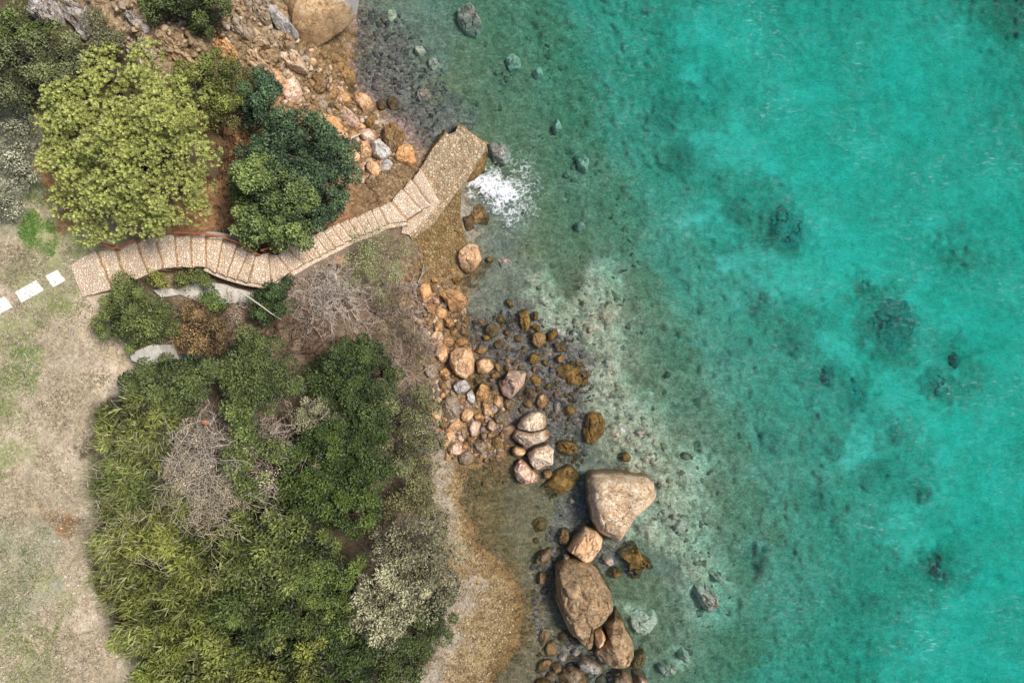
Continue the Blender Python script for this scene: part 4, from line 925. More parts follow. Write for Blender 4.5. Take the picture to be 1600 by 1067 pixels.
# ------------------------------------------------------------------ small built things
def simple_mat(name, a, b, scale=6, rough=.8, bs=.4, spec=.3):
    m, t = newmat(name)
    co = t.n('ShaderNodeTexCoord').outputs['Object']
    f = t.ramp(t.math('ADD', t.math('MULTIPLY', t.noise(co, scale, 5, .62), .6), t.math('MULTIPLY', t.noise(co, scale * 6, 3, .6), .4)), .35, .65)
    out(t, princ(t, t.mix(f, C4(a), C4(b)), rough, bump(t, f, bs, .03), spec))
    return m
M_CONC = simple_mat('pale_concrete', (.40,.36,.31), (.68,.64,.58), 4)
M_SLAB = simple_mat('white_slab', (.78,.73,.65), (.96,.94,.90), 3)
M_RED = simple_mat('rusty_red_paint', (.34,.10,.045), (.58,.20,.10), 8, .6)
M_GREYP = simple_mat('grey_pipe', (.26,.24,.22), (.50,.47,.43), 8, .7)
M_BLUE = simple_mat('faded_blue_paint', (.03,.16,.30), (.10,.33,.46), 8, .5)
M_WHITEP = simple_mat('chalky_white_paint', (.6,.62,.62), (.85,.86,.85), 8, .6)
M_TEAL = simple_mat('teal_plastic', (.005,.07,.06), (.015,.16,.13), 6, .4)
M_ORANGE = simple_mat('orange_plastic', (.50,.16,.05), (.80,.32,.12), 9, .5)

def ground_slab(zone, pts, thick, label, mat, name, cat, group, up=.05):
    px = T(zone, pts)
    c = np.mean(px, 0); z = terr1(*c) + up
    poly = [P(x, y, z)[:2] for x, y in px]
    loc = P(c[0], c[1], z - thick)
    v, f = slab_mesh(poly, z, z - thick, .012)
    o = mesh_np(name, v, f, mat, loc=loc)
    return tag(o, label, cat, group)
ground_slab('W', [(275,715),(350,680),(402,745),(325,787)], .12, 'white square paving slab nearest the head of the staircase', M_SLAB, 'paving_slab', 'paving slab', 'white paving slabs in the lawn')
ground_slab('W', [(90,815),(220,742),(266,805),(130,883)], .12, 'white oblong paving slab in the middle of the row in the lawn', M_SLAB, 'paving_slab', 'paving slab', 'white paving slabs in the lawn')
ground_slab('W', [(-90,895),(20,842),(72,910),(-30,965)], .12, 'white paving slab cut off by the left edge', M_SLAB, 'paving_slab', 'paving slab', 'white paving slabs in the lawn')

def draped(name, zone, pts, label, cat, mat, up=.07, depth=.4, amp=.05, cell=.1, seed=1):
    px = T(zone, pts); z0 = np.mean([terr1(*p) for p in px])
    pl = [P(x, y, terr1(x, y) + up)[:2] for x, y in px]
    zs = np.array([terr1(x, y) + up for x, y in px]); A = np.c_[np.array(pl), np.ones(len(pl))]
    k, *_ = np.linalg.lstsq(A, zs, rcond=None)
    loc = P(*np.mean(px, 0), z0)
    o = poly_surface(name, pl, lambda x, y: k[0] * x + k[1] * y + k[2], lambda x, y: k[0] * x + k[1] * y + k[2] - depth, mat, cell=cell, amp=amp, seed=seed, loc=loc, freq=4)
    return tag(o, label, cat)
draped('concrete_path', 'W', [(950,805),(1020,790),(1090,800),(1180,762),(1290,755),(1390,768),(1450,790),(1560,815),(1640,850),(1600,890),(1480,878),(1330,892),(1240,882),(1110,830),(1000,850)], 'strip of cracked pale concrete under the bend of the staircase', 'concrete path', M_CONC, up=.12)
blk = ground_slab('X', [(202,553),(238,537),(247,539),(258,564),(226,572),(205,563)], .95, 'pale grey concrete block poking out of the reeds', M_CONC, 'concrete_block', 'block', None, up=.95)

def tube(pts, radii, sides=6):
    pts = np.array(pts, float); n = len(pts); V = []; F = []
    for k in range(n):
        t_ = pts[min(n - 1, k + 1)] - pts[max(0, k - 1)]; t_ = t_ / (np.linalg.norm(t_) + 1e-9)
        a = np.cross(t_, [0, 0, 1.0]);
        if np.linalg.norm(a) < 1e-3: a = np.cross(t_, [1.0, 0, 0])
        a /= np.linalg.norm(a); b = np.cross(t_, a)
        for s_ in range(sides):
            an = 2 * math.pi * s_ / sides
            V.append(pts[k] + radii[k] * (math.cos(an) * a + math.sin(an) * b))
    for k in range(n - 1):
        for s_ in range(sides):
            s2 = (s_ + 1) % sides
            F.append([k * sides + s_, k * sides + s2, (k + 1) * sides + s2, (k + 1) * sides + s_])
    F.append(list(range(sides))[::-1]); F.append([(n - 1) * sides + s_ for s_ in range(sides)])
    return V, F
def tubes(list_):
    V = []; F = []
    for p, r, s_ in list_:
        v, f = tube(p, r, s_); b = len(V); V += v; F += [[i + b for i in q] for q in f]
    return V, F

def railing(ptsz, label, postsat):
    loc = P(ptsz[0][0], ptsz[0][1], ptsz[0][2])
    e = empty('handrail', loc, label, 'handrail', 'red handrails along the staircase')
    pw = [P(x, y, z + .42) for x, y, z in ptsz]
    v, f = tube(pw, [.032] * len(pw), 7); mesh_np('rail', to_parent(v, loc), f, M_RED, e)
    for k in postsat:
        x, y, z = ptsz[k]; top = P(x, y, z + .42)
        v, f = tube([top - [0, 0, 1.0], top], [.025, .025], 6); mesh_np('post', to_parent(v, loc), f, M_RED, e)
    return e
def rz(i): return tread_z(i)
W_ = lambda x, y: T('W', [(x, y)])[0]; S_ = lambda x, y: T('S', [(x, y)])[0]
railing([(*W_(1075,448), rz(5)), (*W_(1165,450), rz(6)), (*W_(1265,457), rz(7)), (*W_(1370,474), rz(8)), (*W_(1465,508), rz(9)), (*W_(1540,552), rz(10)), (*S_(178,768), rz(11))], 'rusty red handrail bowed along the upper flight of the staircase', (0, 2, 4, 6))
railing([(*S_(205,752), rz(12)), (*S_(290,722), rz(13)), (*S_(380,685), rz(15)), (*S_(500,640), rz(17)), (*S_(600,595), rz(19)), (*S_(700,556), rz(21))], 'thin red handrail along the dark tree side of the lower flight', (0, 2, 4, 5))
railing([(*W_(590,505), rz(0)), (*W_(640,522), rz(1)), (*W_(690,545), rz(2)), (*W_(735,540), rz(3)), (*W_(820,495), rz(3))], 'short red handrail at the top of the staircase under the pine', (0, 2, 4))
pz = [(*W_(1270,452), 3.55), (*W_(1340,458), 3.4), (*W_(1410,470), 3.2), (*W_(1470,495), 3.0), (*W_(1535,535), 2.8)]
pw = [P(x, y, terr1(x, y) + .55) for x, y, z in pz]
v, f = tube(pw, [.07] * 5, 8); tag(mesh_np('drain_pipe', v, f, M_GREYP, loc=pw[0]), 'grey pipe lying along the outside of the upper red handrail', 'pipe')

bl = empty('painted_board', P(220, 1047, 4.8), 'faded blue board with white edge lying at the border of the reeds', 'board')
bl_loc = np.array(bl.location)
def board(pts, z, th, mat, nm):
    v, f = slab_mesh([P(x, y, z)[:2] for x, y in pts], z, z - th, .008)
    mesh_np(nm, to_parent(v, bl_loc), f, mat, bl)
board([(214.5,1036),(218,1034.5),(226,1055),(222,1058)], 4.92, .12, M_BLUE, 'plank')
board([(218.4,1034.3),(220.4,1033.6),(229,1054),(226.6,1055.2)], 4.95, .15, M_WHITEP, 'edge_strip')
v, f = slab_mesh([P(x, y, 4.9)[:2] for x, y in [(205.5,1012),(208.5,1010.5),(212,1017),(209,1018)]], 4.9, 4.8, .008)
tag(mesh_np('board_scrap', v, f, M_BLUE, loc=P(208, 1014, 4.8)), 'small deep blue scrap above the blue board', 'scrap')
tz = terr1(303, 555) + .55
v, f = slab_mesh([P(x, y, tz)[:2] for x, y in [(280,561),(288,553),(304,548.5),(318,549),(325,552),(310,555),(300,561),(284,564)]], [tz - .1, tz, tz + .1, tz + .05, tz, tz - .05, tz - .1, tz - .15], tz - .6, .03)
tag(mesh_np('plastic_sheet', v, f, M_TEAL, loc=P(303, 555, tz - .6)), 'dark teal plastic sheet edge behind the reeds', 'plastic sheet')
def scrap(px, py, z, r, mat, label, cat, name, seed):
    g = np.random.default_rng(seed)
    pl = []
    for k in range(7):
        a = k / 7 * 6.283; rr = r * g.uniform(.6, 1.1); q = P(px, py, z)[:2]; pl.append((q[0] + rr * 1.4 * math.cos(a), q[1] + rr * .8 * math.sin(a)))
    v, f = slab_mesh(pl, z + g.uniform(-.04, .04, 7), z - .05, .012)
    return tag(mesh_np(name, v, f, mat, loc=P(px, py, z - .05)), label, cat)
ZS = 5.3
scrap(321, 660, 5.35, .11, M_ORANGE, 'orange plastic scrap caught in the grey dead branches', 'scrap', 'plastic_scrap', 3)
scrap(391, 528, 3.4, .07, M_ORANGE, 'small orange red scrap above the brown dead tangle', 'scrap', 'plastic_scrap', 4)

# ------------------------------------------------------------------ vegetation
def leaf_mat(name, transl=.12, rough=.55, gloss=.035):
    m, t = newmat(name)
    c = t.attr('tint')
    d_ = t.n('ShaderNodeBsdfDiffuse', i={'Color': c}).outputs[0]
    tr = t.n('ShaderNodeBsdfTranslucent', i={'Color': t.mix(1.0, c, (1.15, 1.2, .6, 1), 'MULTIPLY')}).outputs[0]
    s_ = t.n('ShaderNodeMixShader', i={0: transl, 1: d_, 2: tr}).outputs[0]
    g_ = t.n('ShaderNodeBsdfGlossy', i={'Color': (1, 1, 1, 1), 'Roughness': rough}).outputs[0]
    out(t, t.n('ShaderNodeMixShader', i={0: gloss, 1: s_, 2: g_}).outputs[0])
    return m
M_LEAF = leaf_mat('leaf'); M_GLOSSY = leaf_mat('glossy_leaf', .25, .4, .09); M_GRASS = leaf_mat('grass_blade', .3, .6, .03)
M_BARK = simple_mat('bark', (.07,.05,.035), (.20,.16,.12), 10)
M_TWIG = None
def twig_mat():
    m, t = newmat('dead_twig')
    out(t, princ(t, t.attr('tint'), .9, None, .1)); return m
M_TWIG = twig_mat()

def nrmz(a): return a / (np.linalg.norm(a, axis=-1, keepdims=True) + 1e-9)
def leaf_arrays(pos, axis, nor, L, Wd, tint, droop=.0):
    """diamond leaf folded along nothing: 4 verts per leaf"""
    n = len(pos)
    axis = nrmz(axis); side = nrmz(np.cross(axis, nor))
    L = np.broadcast_to(L, n)[:, None]; Wd = np.broadcast_to(Wd, n)[:, None]
    mid = pos + axis * L * .5
    tip = pos + axis * L - np.array([0, 0, 1]) * L * droop
    v = np.stack([pos, mid + side * Wd * .5, tip, mid - side * Wd * .5], 1).reshape(-1, 3)
    f = np.arange(n * 4).reshape(n, 4)
    c = np.repeat(tint, 4, 0)
    return v, f, c
def merge(parts):
    V = []; F = []; Cc = []; b = 0
    for v, f, c in parts:
        V.append(v); F.append(f + b); Cc.append(c); b += len(v)
    return np.concatenate(V), np.concatenate(F), np.concatenate(Cc)

def rand_dirs(g, n, zmin=-.35):
    z = g.uniform(zmin, 1, n); a = g.uniform(0, 2 * np.pi, n); r = np.sqrt(1 - z * z)
    return np.stack([r * np.cos(a), r * np.sin(a), z], -1)

def lobes_world(lobes):
    o = []
    for px, py, z, rpx, rz_ in lobes:
        o.append((P(px, py, z), rpx * (H - z) / H / S, rz_))
    return o

def trunk_tree(base, lw, g, r0, twigs=5):
    ls = []
    base = np.array(base, float)
    top = np.mean([c for c, r, rz_ in lw], 0); fork = base + (top - base) * .45
    ls.append(([base - [0, 0, .3], base + (fork - base) * .5 + g.normal(0, .04, 3), fork], [r0, r0 * .85, r0 * .7], 7))
    for c, r, rz_ in lw:
        mid = fork + (c - fork) * .5 + g.normal(0, r * .12, 3)
        ls.append(([fork, mid, c], [r0 * .55, r0 * .4, r0 * .25], 6))
        for k in range(twigs):
            dd = rand_dirs(g, 1, .0)[0]; e = c + dd * np.array([r, r, rz_]) * .85
            ls.append(([c - (c - mid) * .4, c + (e - c) * .5 + g.normal(0, r * .08, 3), e], [r0 * .22, r0 * .13, r0 * .05], 4))
    return tubes(ls)

def foliage_broad(lw, g, leaf, width, dark, light, cover=2.2, clump=.16, per=16, fill=.3, updir=.35):
    parts = []
    dark = np.array(dark); light = np.array(light)
    for c, r, rz_ in lw:
        area = 2.6 * np.pi * r * (r + rz_) / 2 * 1.3
        nl = int(area * cover * .92 / (leaf * width * .5))
        rs = clump * 1.45
        ns = int(max(5, area / (np.pi * rs * rs) * .80))
        k = max(8, nl // ns)
        dd = rand_dirs(g, ns, -.35)
        lump = 1 + .30 * fbm(dd[:, 0] * 2.1 + c[0], dd[:, 1] * 2.1 + c[1], dd[:, 2] * 2.1, s=int(r * 997) % 83, o=3)
        rad = (1.08 - .58 * g.random(ns) ** 1.4) * lump
        sc_ = c + dd * rad[:, None] * np.array([r, r, rz_])
        srad = rs * g.uniform(.55, 1.35, ns)
        e = rand_dirs(g, ns * k, -.3) * (g.uniform(.25, 1.0, (ns * k, 1)) ** .45)
        e[:, 2] *= .85
        S_r = np.repeat(srad, k)[:, None]
        pos = np.repeat(sc_, k, 0) + e * S_r
        en = nrmz(e + .45 * np.repeat(dd, k, 0))
        nor = nrmz(en * .7 + g.normal(0, .42, (ns * k, 3)) + np.array([0, 0, updir]))
        axis = nrmz(np.cross(nor, g.normal(0, 1, (ns * k, 3)))) * .8 + en * .55
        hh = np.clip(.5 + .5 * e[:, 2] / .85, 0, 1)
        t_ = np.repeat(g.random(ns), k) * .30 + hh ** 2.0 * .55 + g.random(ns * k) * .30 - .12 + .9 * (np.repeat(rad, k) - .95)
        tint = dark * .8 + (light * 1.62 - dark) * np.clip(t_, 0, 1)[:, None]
        tint = tint * g.uniform(.85, 1.15, (ns * k, 1)) * (.45 + .62 * np.clip(hh * 1.5 - .25, 0, 1))[:, None]  # shade painted into leaf colour: darker low in clumps and inside the crown
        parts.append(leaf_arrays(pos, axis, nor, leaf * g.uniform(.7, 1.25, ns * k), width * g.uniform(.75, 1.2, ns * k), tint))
    return merge(parts)

def plant(name, label, cat, lobes, leaf=.10, width=.06, dark=(.02,.035,.012), light=(.10,.14,.05), group='shrubs on the slope', mat=None, r0=.07, seed=1, cover=2.2, clump=.16, per=16, fill=.3, part='crown', warm=(1.22, 1.12, .80)):
    g = np.random.default_rng(seed)
    lw = lobes_world(lobes)
    c = np.mean([l[0] for l in lw], 0)
    # stand the trunk on the ground under the crown
    px, py = 800, 533.5; z = 0
    z = 0.
    for _ in range(8):
        k = (H - z) / H / S; px, py = c[0] / k + 800, 533.5 - c[1] / k; z = terr1(px, py)
    loc = np.array([c[0], c[1], z])
    e = empty(name, loc, label, cat, group)
    v, f = trunk_tree(loc, lw, g, r0); mesh_np('trunk', to_parent(v, loc), f, M_BARK, e, smooth=True)
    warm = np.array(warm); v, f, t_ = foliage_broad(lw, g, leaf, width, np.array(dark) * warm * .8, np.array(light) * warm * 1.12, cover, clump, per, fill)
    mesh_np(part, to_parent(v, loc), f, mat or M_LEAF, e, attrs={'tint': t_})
    return e

# --- the light green pine
def pine():
    g = np.random.default_rng(11)
    lob = [(205,250,7.3,62,1.25),(262,215,7.2,52,1.2),(150,215,6.9,52,1.1),(120,275,6.5,46,1.0),(180,310,6.7,52,1.1),(250,300,6.9,52,1.1),(300,240,6.7,42,.95),(290,170,6.5,42,.9),(235,150,6.5,42,.9),(180,135,6.3,42,.8),(130,165,6.3,42,.8),(95,205,6.1,34,.7),(315,200,6.2,32,.7),(295,305,6.2,38,.8),(215,350,6.0,36,.7),(160,350,5.9,32,.6),(265,345,5.9,32,.6),(95,170,5.9,28,.6),(205,205,7.3,44,1.1),(105,320,5.8,26,.6),(245,105,5.9,26,.5),(170,105,5.9,24,.5)]
    lob = [(205 + (a - 205) * .93, 238 + (b - 238) * .95, z_, r_ * .95, h_) for a, b, z_, r_, h_ in lob]
    lw = lobes_world(lob)
    base = P(205, 240, 7.2); base[2] = 4.5
    e = empty('pine_tree', base, 'broad yellow-green pine with tufted crown above the head of the staircase', 'tree')
    v, f = trunk_tree(base, lw, g, .17, 4); mesh_np('trunk', to_parent(v, base), f, M_BARK, e, smooth=True)
    parts = []
    for c, r, rz_ in lw:
        area = np.pi * r * (r + rz_)
        ns = int(area / .46); dd0 = rand_dirs(g, ns, -.2)
        lump = 1 + .36 * fbm(dd0[:, 0] * 2.6 + c[0], dd0[:, 1] * 2.6 + c[1], dd0[:, 2] * 2.6, s=44, o=3)
        sc0 = c + dd0 * ((1.07 - .5 * g.random(ns) ** 1.4) * lump)[:, None] * np.array([r, r, rz_])
        kk = int(1.5 * area / (.115 ** 2) / ns)
        ed = rand_dirs(g, ns * kk, -.1) * g.uniform(.75, 1.05, (ns * kk, 1)); ed[:, 2] *= .7
        cc = np.repeat(sc0, kk, 0) + ed * np.repeat(.44 * g.uniform(.55, 1.25, ns), kk)[:, None]
        dd = nrmz(ed + .5 * np.repeat(dd0, kk, 0)); nt_ = ns * kk
        per = 16
        ax0 = nrmz(dd * .55 + np.array([0, 0, .75]) + g.normal(0, .22, (nt_, 3)))
        u = np.repeat(ax0, per, 0); n_ = nt_ * per
        spread = g.uniform(.25, 1.25, (n_, 1))
        perp = nrmz(np.cross(u, g.normal(0, 1, (n_, 3))))
        axis = nrmz(u + perp * spread)
        nor = nrmz(u - axis * (u * axis).sum(1, keepdims=True) + .15 * g.normal(0, 1, (n_, 3)))
        sc_ = np.repeat(g.uniform(.75, 1.25, nt_), per)
        ct = np.repeat(g.random(nt_), per)
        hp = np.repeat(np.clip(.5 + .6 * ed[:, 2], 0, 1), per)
        t_ = np.clip(ct * .30 + hp ** 1.6 * .5 + g.random(n_) * .22 + .12 * (1 - spread[:, 0] / 1.25) - .04, 0, 1)  # needles darker low in each cluster: self-shade put into the colour
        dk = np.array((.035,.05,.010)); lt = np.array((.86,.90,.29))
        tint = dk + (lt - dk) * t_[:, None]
        pos = np.repeat(cc, per, 0) + axis * .008
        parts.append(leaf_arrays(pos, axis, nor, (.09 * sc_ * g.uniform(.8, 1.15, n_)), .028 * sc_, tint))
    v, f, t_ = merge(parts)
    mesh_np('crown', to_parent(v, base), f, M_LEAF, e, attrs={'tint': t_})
pine()

# --- the dark green tree in the elbow of the staircase
plant('evergreen_tree', 'dark green evergreen tree in the elbow of the staircase', 'tree',
      [(430,310,4.9,58,1.0),(415,345,4.3,46,.9),(455,345,4.3,42,.8),(400,300,4.3,34,.7)], .085, .05, (.035,.07,.032), (0.189,0.261,0.108), group='trees by the staircase', r0=.12, seed=21, cover=2.0, clump=.2, per=22, fill=.3)
plant('evergreen_tree', 'blue-green bushy tree behind the elbow tree, nearest the orange boulder', 'tree',
      [(480,245,4.5,55,1.0),(510,280,3.9,42,.85),(460,215,4.2,40,.8),(520,240,3.7,32,.7),(500,315,3.3,36,.8),(440,260,4.1,40,.8),(395,255,3.9,36,.6)], .085, .05, (.02,.048,.035), (0.081,0.142,0.085), group='trees by the staircase', r0=.11, seed=22, cover=2.0, clump=.2, per=22, fill=.3)
plant('evergreen_shrub', 'narrow dark blue-green shrub left of the bright pinkish boulder', 'shrub',
      [(415,150,4.0,27,.6),(405,180,3.6,25,.6),(430,195,3.4,20,.5),(408,130,3.6,14,.4)], .075, .045, (.02,.045,.035), (.075,.14,.09), seed=23, clump=.16)
# --- olive scrub in the top left
plant('olive_shrub', 'spreading dull olive scrub in the corner above the pine', 'shrub',
      [(40,100,6.5,42,.5),(90,90,6.3,38,.45),(60,140,6.3,38,.45),(20,150,6.4,34,.45),(110,130,6.1,32,.4),(130,85,6.0,28,.35)], .085, .035, (.05,.055,.022), (.21,.23,.095), warm=(1,1,1), seed=24, cover=1.3, clump=.24)
plant('olive_shrub', 'green leafy scrub under the jagged white corner outcrop', 'shrub',
      [(25,45,6.6,28,.45),(70,62,6.4,24,.4),(12,80,6.5,24,.4)], .08, .04, (.04,.06,.02), (.16,.22,.08), seed=25, cover=1.3, clump=.2)
plant('olive_shrub', 'dusky olive scrub between the two ridges above the pine', 'shrub',
      [(160,60,5.6,26,.35),(180,85,5.4,26,.35),(150,95,5.6,22,.3)], .08, .035, (.05,.048,.025), (.18,.18,.09), warm=(1,1,1), seed=26, cover=1.1, clump=.24)
plant('olive_bush', 'rounded moss green bush right of the pine', 'shrub',
      [(345,110,4.6,30,.55),(310,115,4.7,24,.4),(355,140,4.3,24,.4),(330,155,4.3,22,.4),(300,145,4.7,20,.35)], .07, .035, (.045,.058,.018), (.19,.23,.075), seed=27, cover=1.4, clump=.18)
plant('olive_bush', 'low moss green bush trailing off the rounded one towards the rubble', 'shrub',
      [(385,125,3.5,16,.3),(375,160,3.5,20,.3),(350,195,3.9,20,.3)], .07, .035, (.045,.052,.02), (.17,.19,.075), seed=28, cover=1.1, clump=.18)
plant('dark_bush', 'dark green bush on the top edge left of the tan ledge', 'shrub',
      [(300,-5,5.0,34,.6),(335,5,4.7,28,.55),(325,35,4.2,20,.35),(255,-10,5.2,22,.5),(240,20,5.0,14,.3)], .075, .04, (.025,.042,.018), (.10,.135,.055), seed=29, cover=1.7, clump=.18)
plant('sage_shrub', 'pale grey-green low shrub at the left edge beside the pine', 'shrub', [(8,190,5.75,28,.22),(32,222,5.65,28,.22),(12,255,5.65,28,.22),(42,268,5.5,22,.2),(26,300,5.5,24,.2),(4,325,5.55,22,.2)], .09, .035, (.16,.165,.10), (.46,.46,.32), warm=(1,1,1), seed=30, cover=.75, clump=.2, r0=.03)
# --- shrubs around the head of the stairs
plant('round_bush', 'round dark green bush at the seaward side of the staircase head', 'shrub',
      [(205,485,5.9,36,.7),(185,500,5.5,28,.55),(230,495,5.4,34,.6),(210,455,5.4,22,.4),(215,515,5.2,30,.5),(255,495,4.9,20,.4)], .075, .035, (.028,.048,.016), (0.145,0.187,0.072), seed=31, cover=1.7, clump=.17)
plant('small_bush', 'small green bush growing on the concrete strip', 'shrub', [(321,461,4.0,13,.25),(326,468,3.9,9,.2)], .06, .035, (.03,.055,.022), (.14,.21,.08), seed=32, cover=1.8, clump=.12, r0=.02)
plant('small_bush', 'low green bush against the stair wall above the concrete strip', 'shrub', [(300,432,4.1,12,.2),(322,428,3.9,16,.25),(290,440,4.1,10,.2)], .06, .035, (.04,.06,.022), (.17,.22,.08), seed=33, cover=1.2, clump=.14, r0=.02)
plant('small_bush', 'bright yellow-green tuft left of the concrete strip', 'shrub', [(240,436,4.5,12,.2),(255,445,4.4,9,.18)], .06, .03, (.09,.11,.03), (.30,.33,.11), seed=34, cover=1.1, clump=.12, r0=.02)
plant('dark_bush', 'dark green bush in the shade below the bend of the staircase', 'shrub', [(430,465,3.4,24,.5),(415,480,3.3,22,.4),(450,450,3.2,14,.35)], .07, .035, (.018,.038,.018), (0.064,0.111,0.047), seed=35, cover=1.7, clump=.15)
plant('small_bush', 'green seedling cluster below the concrete strip', 'shrub', [(345,482,3.7,13,.25),(335,490,3.7,9,.2)], .06, .035, (.04,.07,.02), (.15,.24,.07), seed=36, cover=1.2, clump=.13, r0=.02)
plant('rust_shrub', 'rust brown and ochre shrub below the concrete strip', 'shrub', [(320,510,4.2,28,.5),(345,515,4.0,26,.5),(305,530,4.1,22,.4),(335,540,3.9,24,.4),(300,485,4.2,16,.3)], .065, .035, (.08,.05,.025), (.30,.20,.09), warm=(1,1,1), seed=37, cover=1.1, clump=.2)
# --- reed-side bushes
plant('dark_bush', 'blue-green bush right behind the concrete block', 'shrub', [(235,600,5.7,30,.7),(265,596,5.7,30,.7),(285,605,5.8,36,.8),(320,600,5.5,32,.8),(300,580,5.4,26,.6),(215,605,5.9,22,.6)], .11, .04, (.022,.042,.018), (0.108,0.144,0.061), seed=41, cover=1.9, clump=.22)
plant('dark_bush', 'tall dark green bush below the brown dead tangle', 'shrub', [(385,560,5.0,34,.8),(410,590,4.9,40,.8),(380,600,5.0,34,.7),(430,565,4.6,26,.6),(440,600,4.5,24,.5),(395,535,4.6,20,.5)], .09, .04, (.02,.04,.016), (0.097,0.130,0.054), seed=42, cover=1.9, clump=.2)
plant('dark_bush', 'dense dark green bush between brown tangle and grey dead scrub', 'shrub', [(545,575,3.4,40,.8),(575,595,3.2,40,.8),(530,605,3.4,36,.7),(570,560,3.0,30,.6),(505,590,3.4,26,.6),(560,625,3.2,34,.7),(595,575,2.6,20,.5)], .085, .04, (.018,.038,.014), (0.068,0.102,0.037), seed=43, cover=1.9, clump=.2)
plant('pale_bush', 'pale sage bush in the hollow between the dark bushes', 'shrub', [(490,645,3.6,24,.45),(515,655,3.4,22,.4),(470,655,3.7,16,.35)], .06, .025, (.11,.105,.05), (.36,.34,.20), warm=(1,1,1), seed=44, cover=1.2, clump=.16)
plant('leafy_bush', 'fresh green bush growing up through the grey dead branches', 'shrub', [(375,655,5.6,22,.5),(390,680,5.3,20,.45),(365,725,5.4,20,.4),(385,745,5.3,20,.4),(405,765,5.0,16,.35),(430,700,5.0,14,.3)], .085, .045, (.035,.06,.022), (0.160,0.216,0.080), seed=45, cover=1.4, clump=.2)
plant('dark_bush', 'very dark green bush right of the reeds above the olive scrub', 'shrub', [(540,680,3.3,40,.8),(565,700,3.1,36,.8),(530,715,3.4,40,.8),(575,660,2.9,30,.6),(500,690,3.7,34,.7),(550,740,3.2,40,.8),(580,740,2.8,24,.6)], .085, .04, (.014,.032,.01), (0.053,0.087,0.026), seed=46, cover=2.0, clump=.2)
plant('leafy_bush', 'mid green bush at the right edge of the reeds', 'shrub', [(500,700,4.0,30,.6),(465,735,4.3,34,.6),(500,760,3.9,40,.8),(540,790,3.5,40,.8),(475,790,4.2,36,.7),(565,800,3.1,26,.6)], .10, .05, (.02,.042,.012), (0.077,0.118,0.031), seed=47, cover=1.9, clump=.22)
plant('leafy_bush', 'bright rounded green bush in the lower right of the reeds', 'shrub', [(510,880,4.0,36,.7),(540,910,3.7,36,.7),(500,925,4.0,36,.7),(525,960,3.7,34,.7),(480,890,4.2,26,.5)], .10, .05, (.025,.048,.014), (0.122,0.173,0.054), seed=48, cover=1.9, clump=.2)
plant('dark_bush', 'dark green bush at the bottom edge right of the reeds', 'shrub', [(600,1000,2.7,34,.6),(620,1040,2.5,36,.6),(580,1050,2.9,36,.6),(650,985,2.0,34,.5),(675,960,1.8,30,.5),(690,930,1.6,22,.4),(650,1030,2.0,20,.4),(690,985,1.4,14,.3)], .08, .04, (.02,.038,.014), (0.083,0.116,0.045), seed=49, cover=1.6, clump=.2)
# --- grey olive scrub along the strand
plant('olive_scrub', 'grey-green thorny scrub left of the stony shore', 'shrub', [(640,630,2.2,34,.5),(620,660,2.3,34,.5),(655,670,1.9,34,.4),(630,700,2.1,34,.4),(660,710,1.6,24,.35),(610,720,2.3,26,.4),(670,640,1.6,18,.3),(690,690,1.2,12,.2)], .085, .035, (.08,.075,.04), (.27,.28,.12), warm=(1,1,1), seed=51, cover=.95, clump=.22, r0=.04)
plant('olive_scrub', 'brown-green scrub beside the gravel beach', 'shrub', [(640,760,1.9,30,.4),(620,785,2.0,26,.4),(655,780,1.6,20,.3),(650,740,1.7,22,.3)], .085, .035, (.08,.06,.03), (.25,.24,.10), warm=(1,1,1), seed=52, cover=.85, clump=.22, r0=.04)
plant('olive_scrub', 'low olive scrub creeping over the inner rim of the upper beach', 'shrub', [(668,735,1.1,16,.2),(672,770,1.1,16,.2),(680,805,1.1,16,.2),(690,835,1.2,16,.25),(660,790,1.3,18,.25)], .085, .035, (.08,.07,.035), (.28,.27,.12), warm=(1,1,1), seed=58, cover=.9, clump=.18, r0=.03)
plant('olive_tree', 'pale grey-green olive tree at the right of the reeds', 'tree', [(590,925,4.2,34,.6),(615,950,3.9,34,.6),(585,965,4.0,28,.5),(605,985,3.6,22,.4),(630,915,4.0,34,.6)], .10, .04, (.11,.10,.05), (.45,.42,.25), group='olive trees beside the beach', warm=(1,1,1), seed=53, cover=1.0, clump=.2, r0=.06)
plant('olive_tree', 'darker grey olive tree with bare twigs beside the lower beach', 'tree', [(640,850,3.5,36,.6),(670,875,3.0,36,.6),(620,870,3.6,36,.6),(660,830,3.0,26,.5),(690,905,2.6,30,.5),(650,900,3.3,36,.6),(700,870,2.3,22,.4),(665,930,2.9,30,.5),(610,840,3.4,22,.5)], .10, .04, (.075,.068,.036), (.30,.28,.16), group='olive trees beside the beach', warm=(1,1,1), seed=54, cover=.75, clump=.22, r0=.07)
plant('sparse_bush', 'sparse bright green bush below the lower flight of the staircase', 'shrub', [(590,385,2.1,34,.4),(570,405,2.1,32,.4),(600,420,1.9,34,.35),(575,440,1.9,30,.3),(615,380,1.9,24,.3),(560,380,2.0,20,.3)], .07, .018, (.13,.15,.05), (.42,.46,.20), warm=(1,1,1), seed=55, cover=.2, clump=.28, r0=.03)

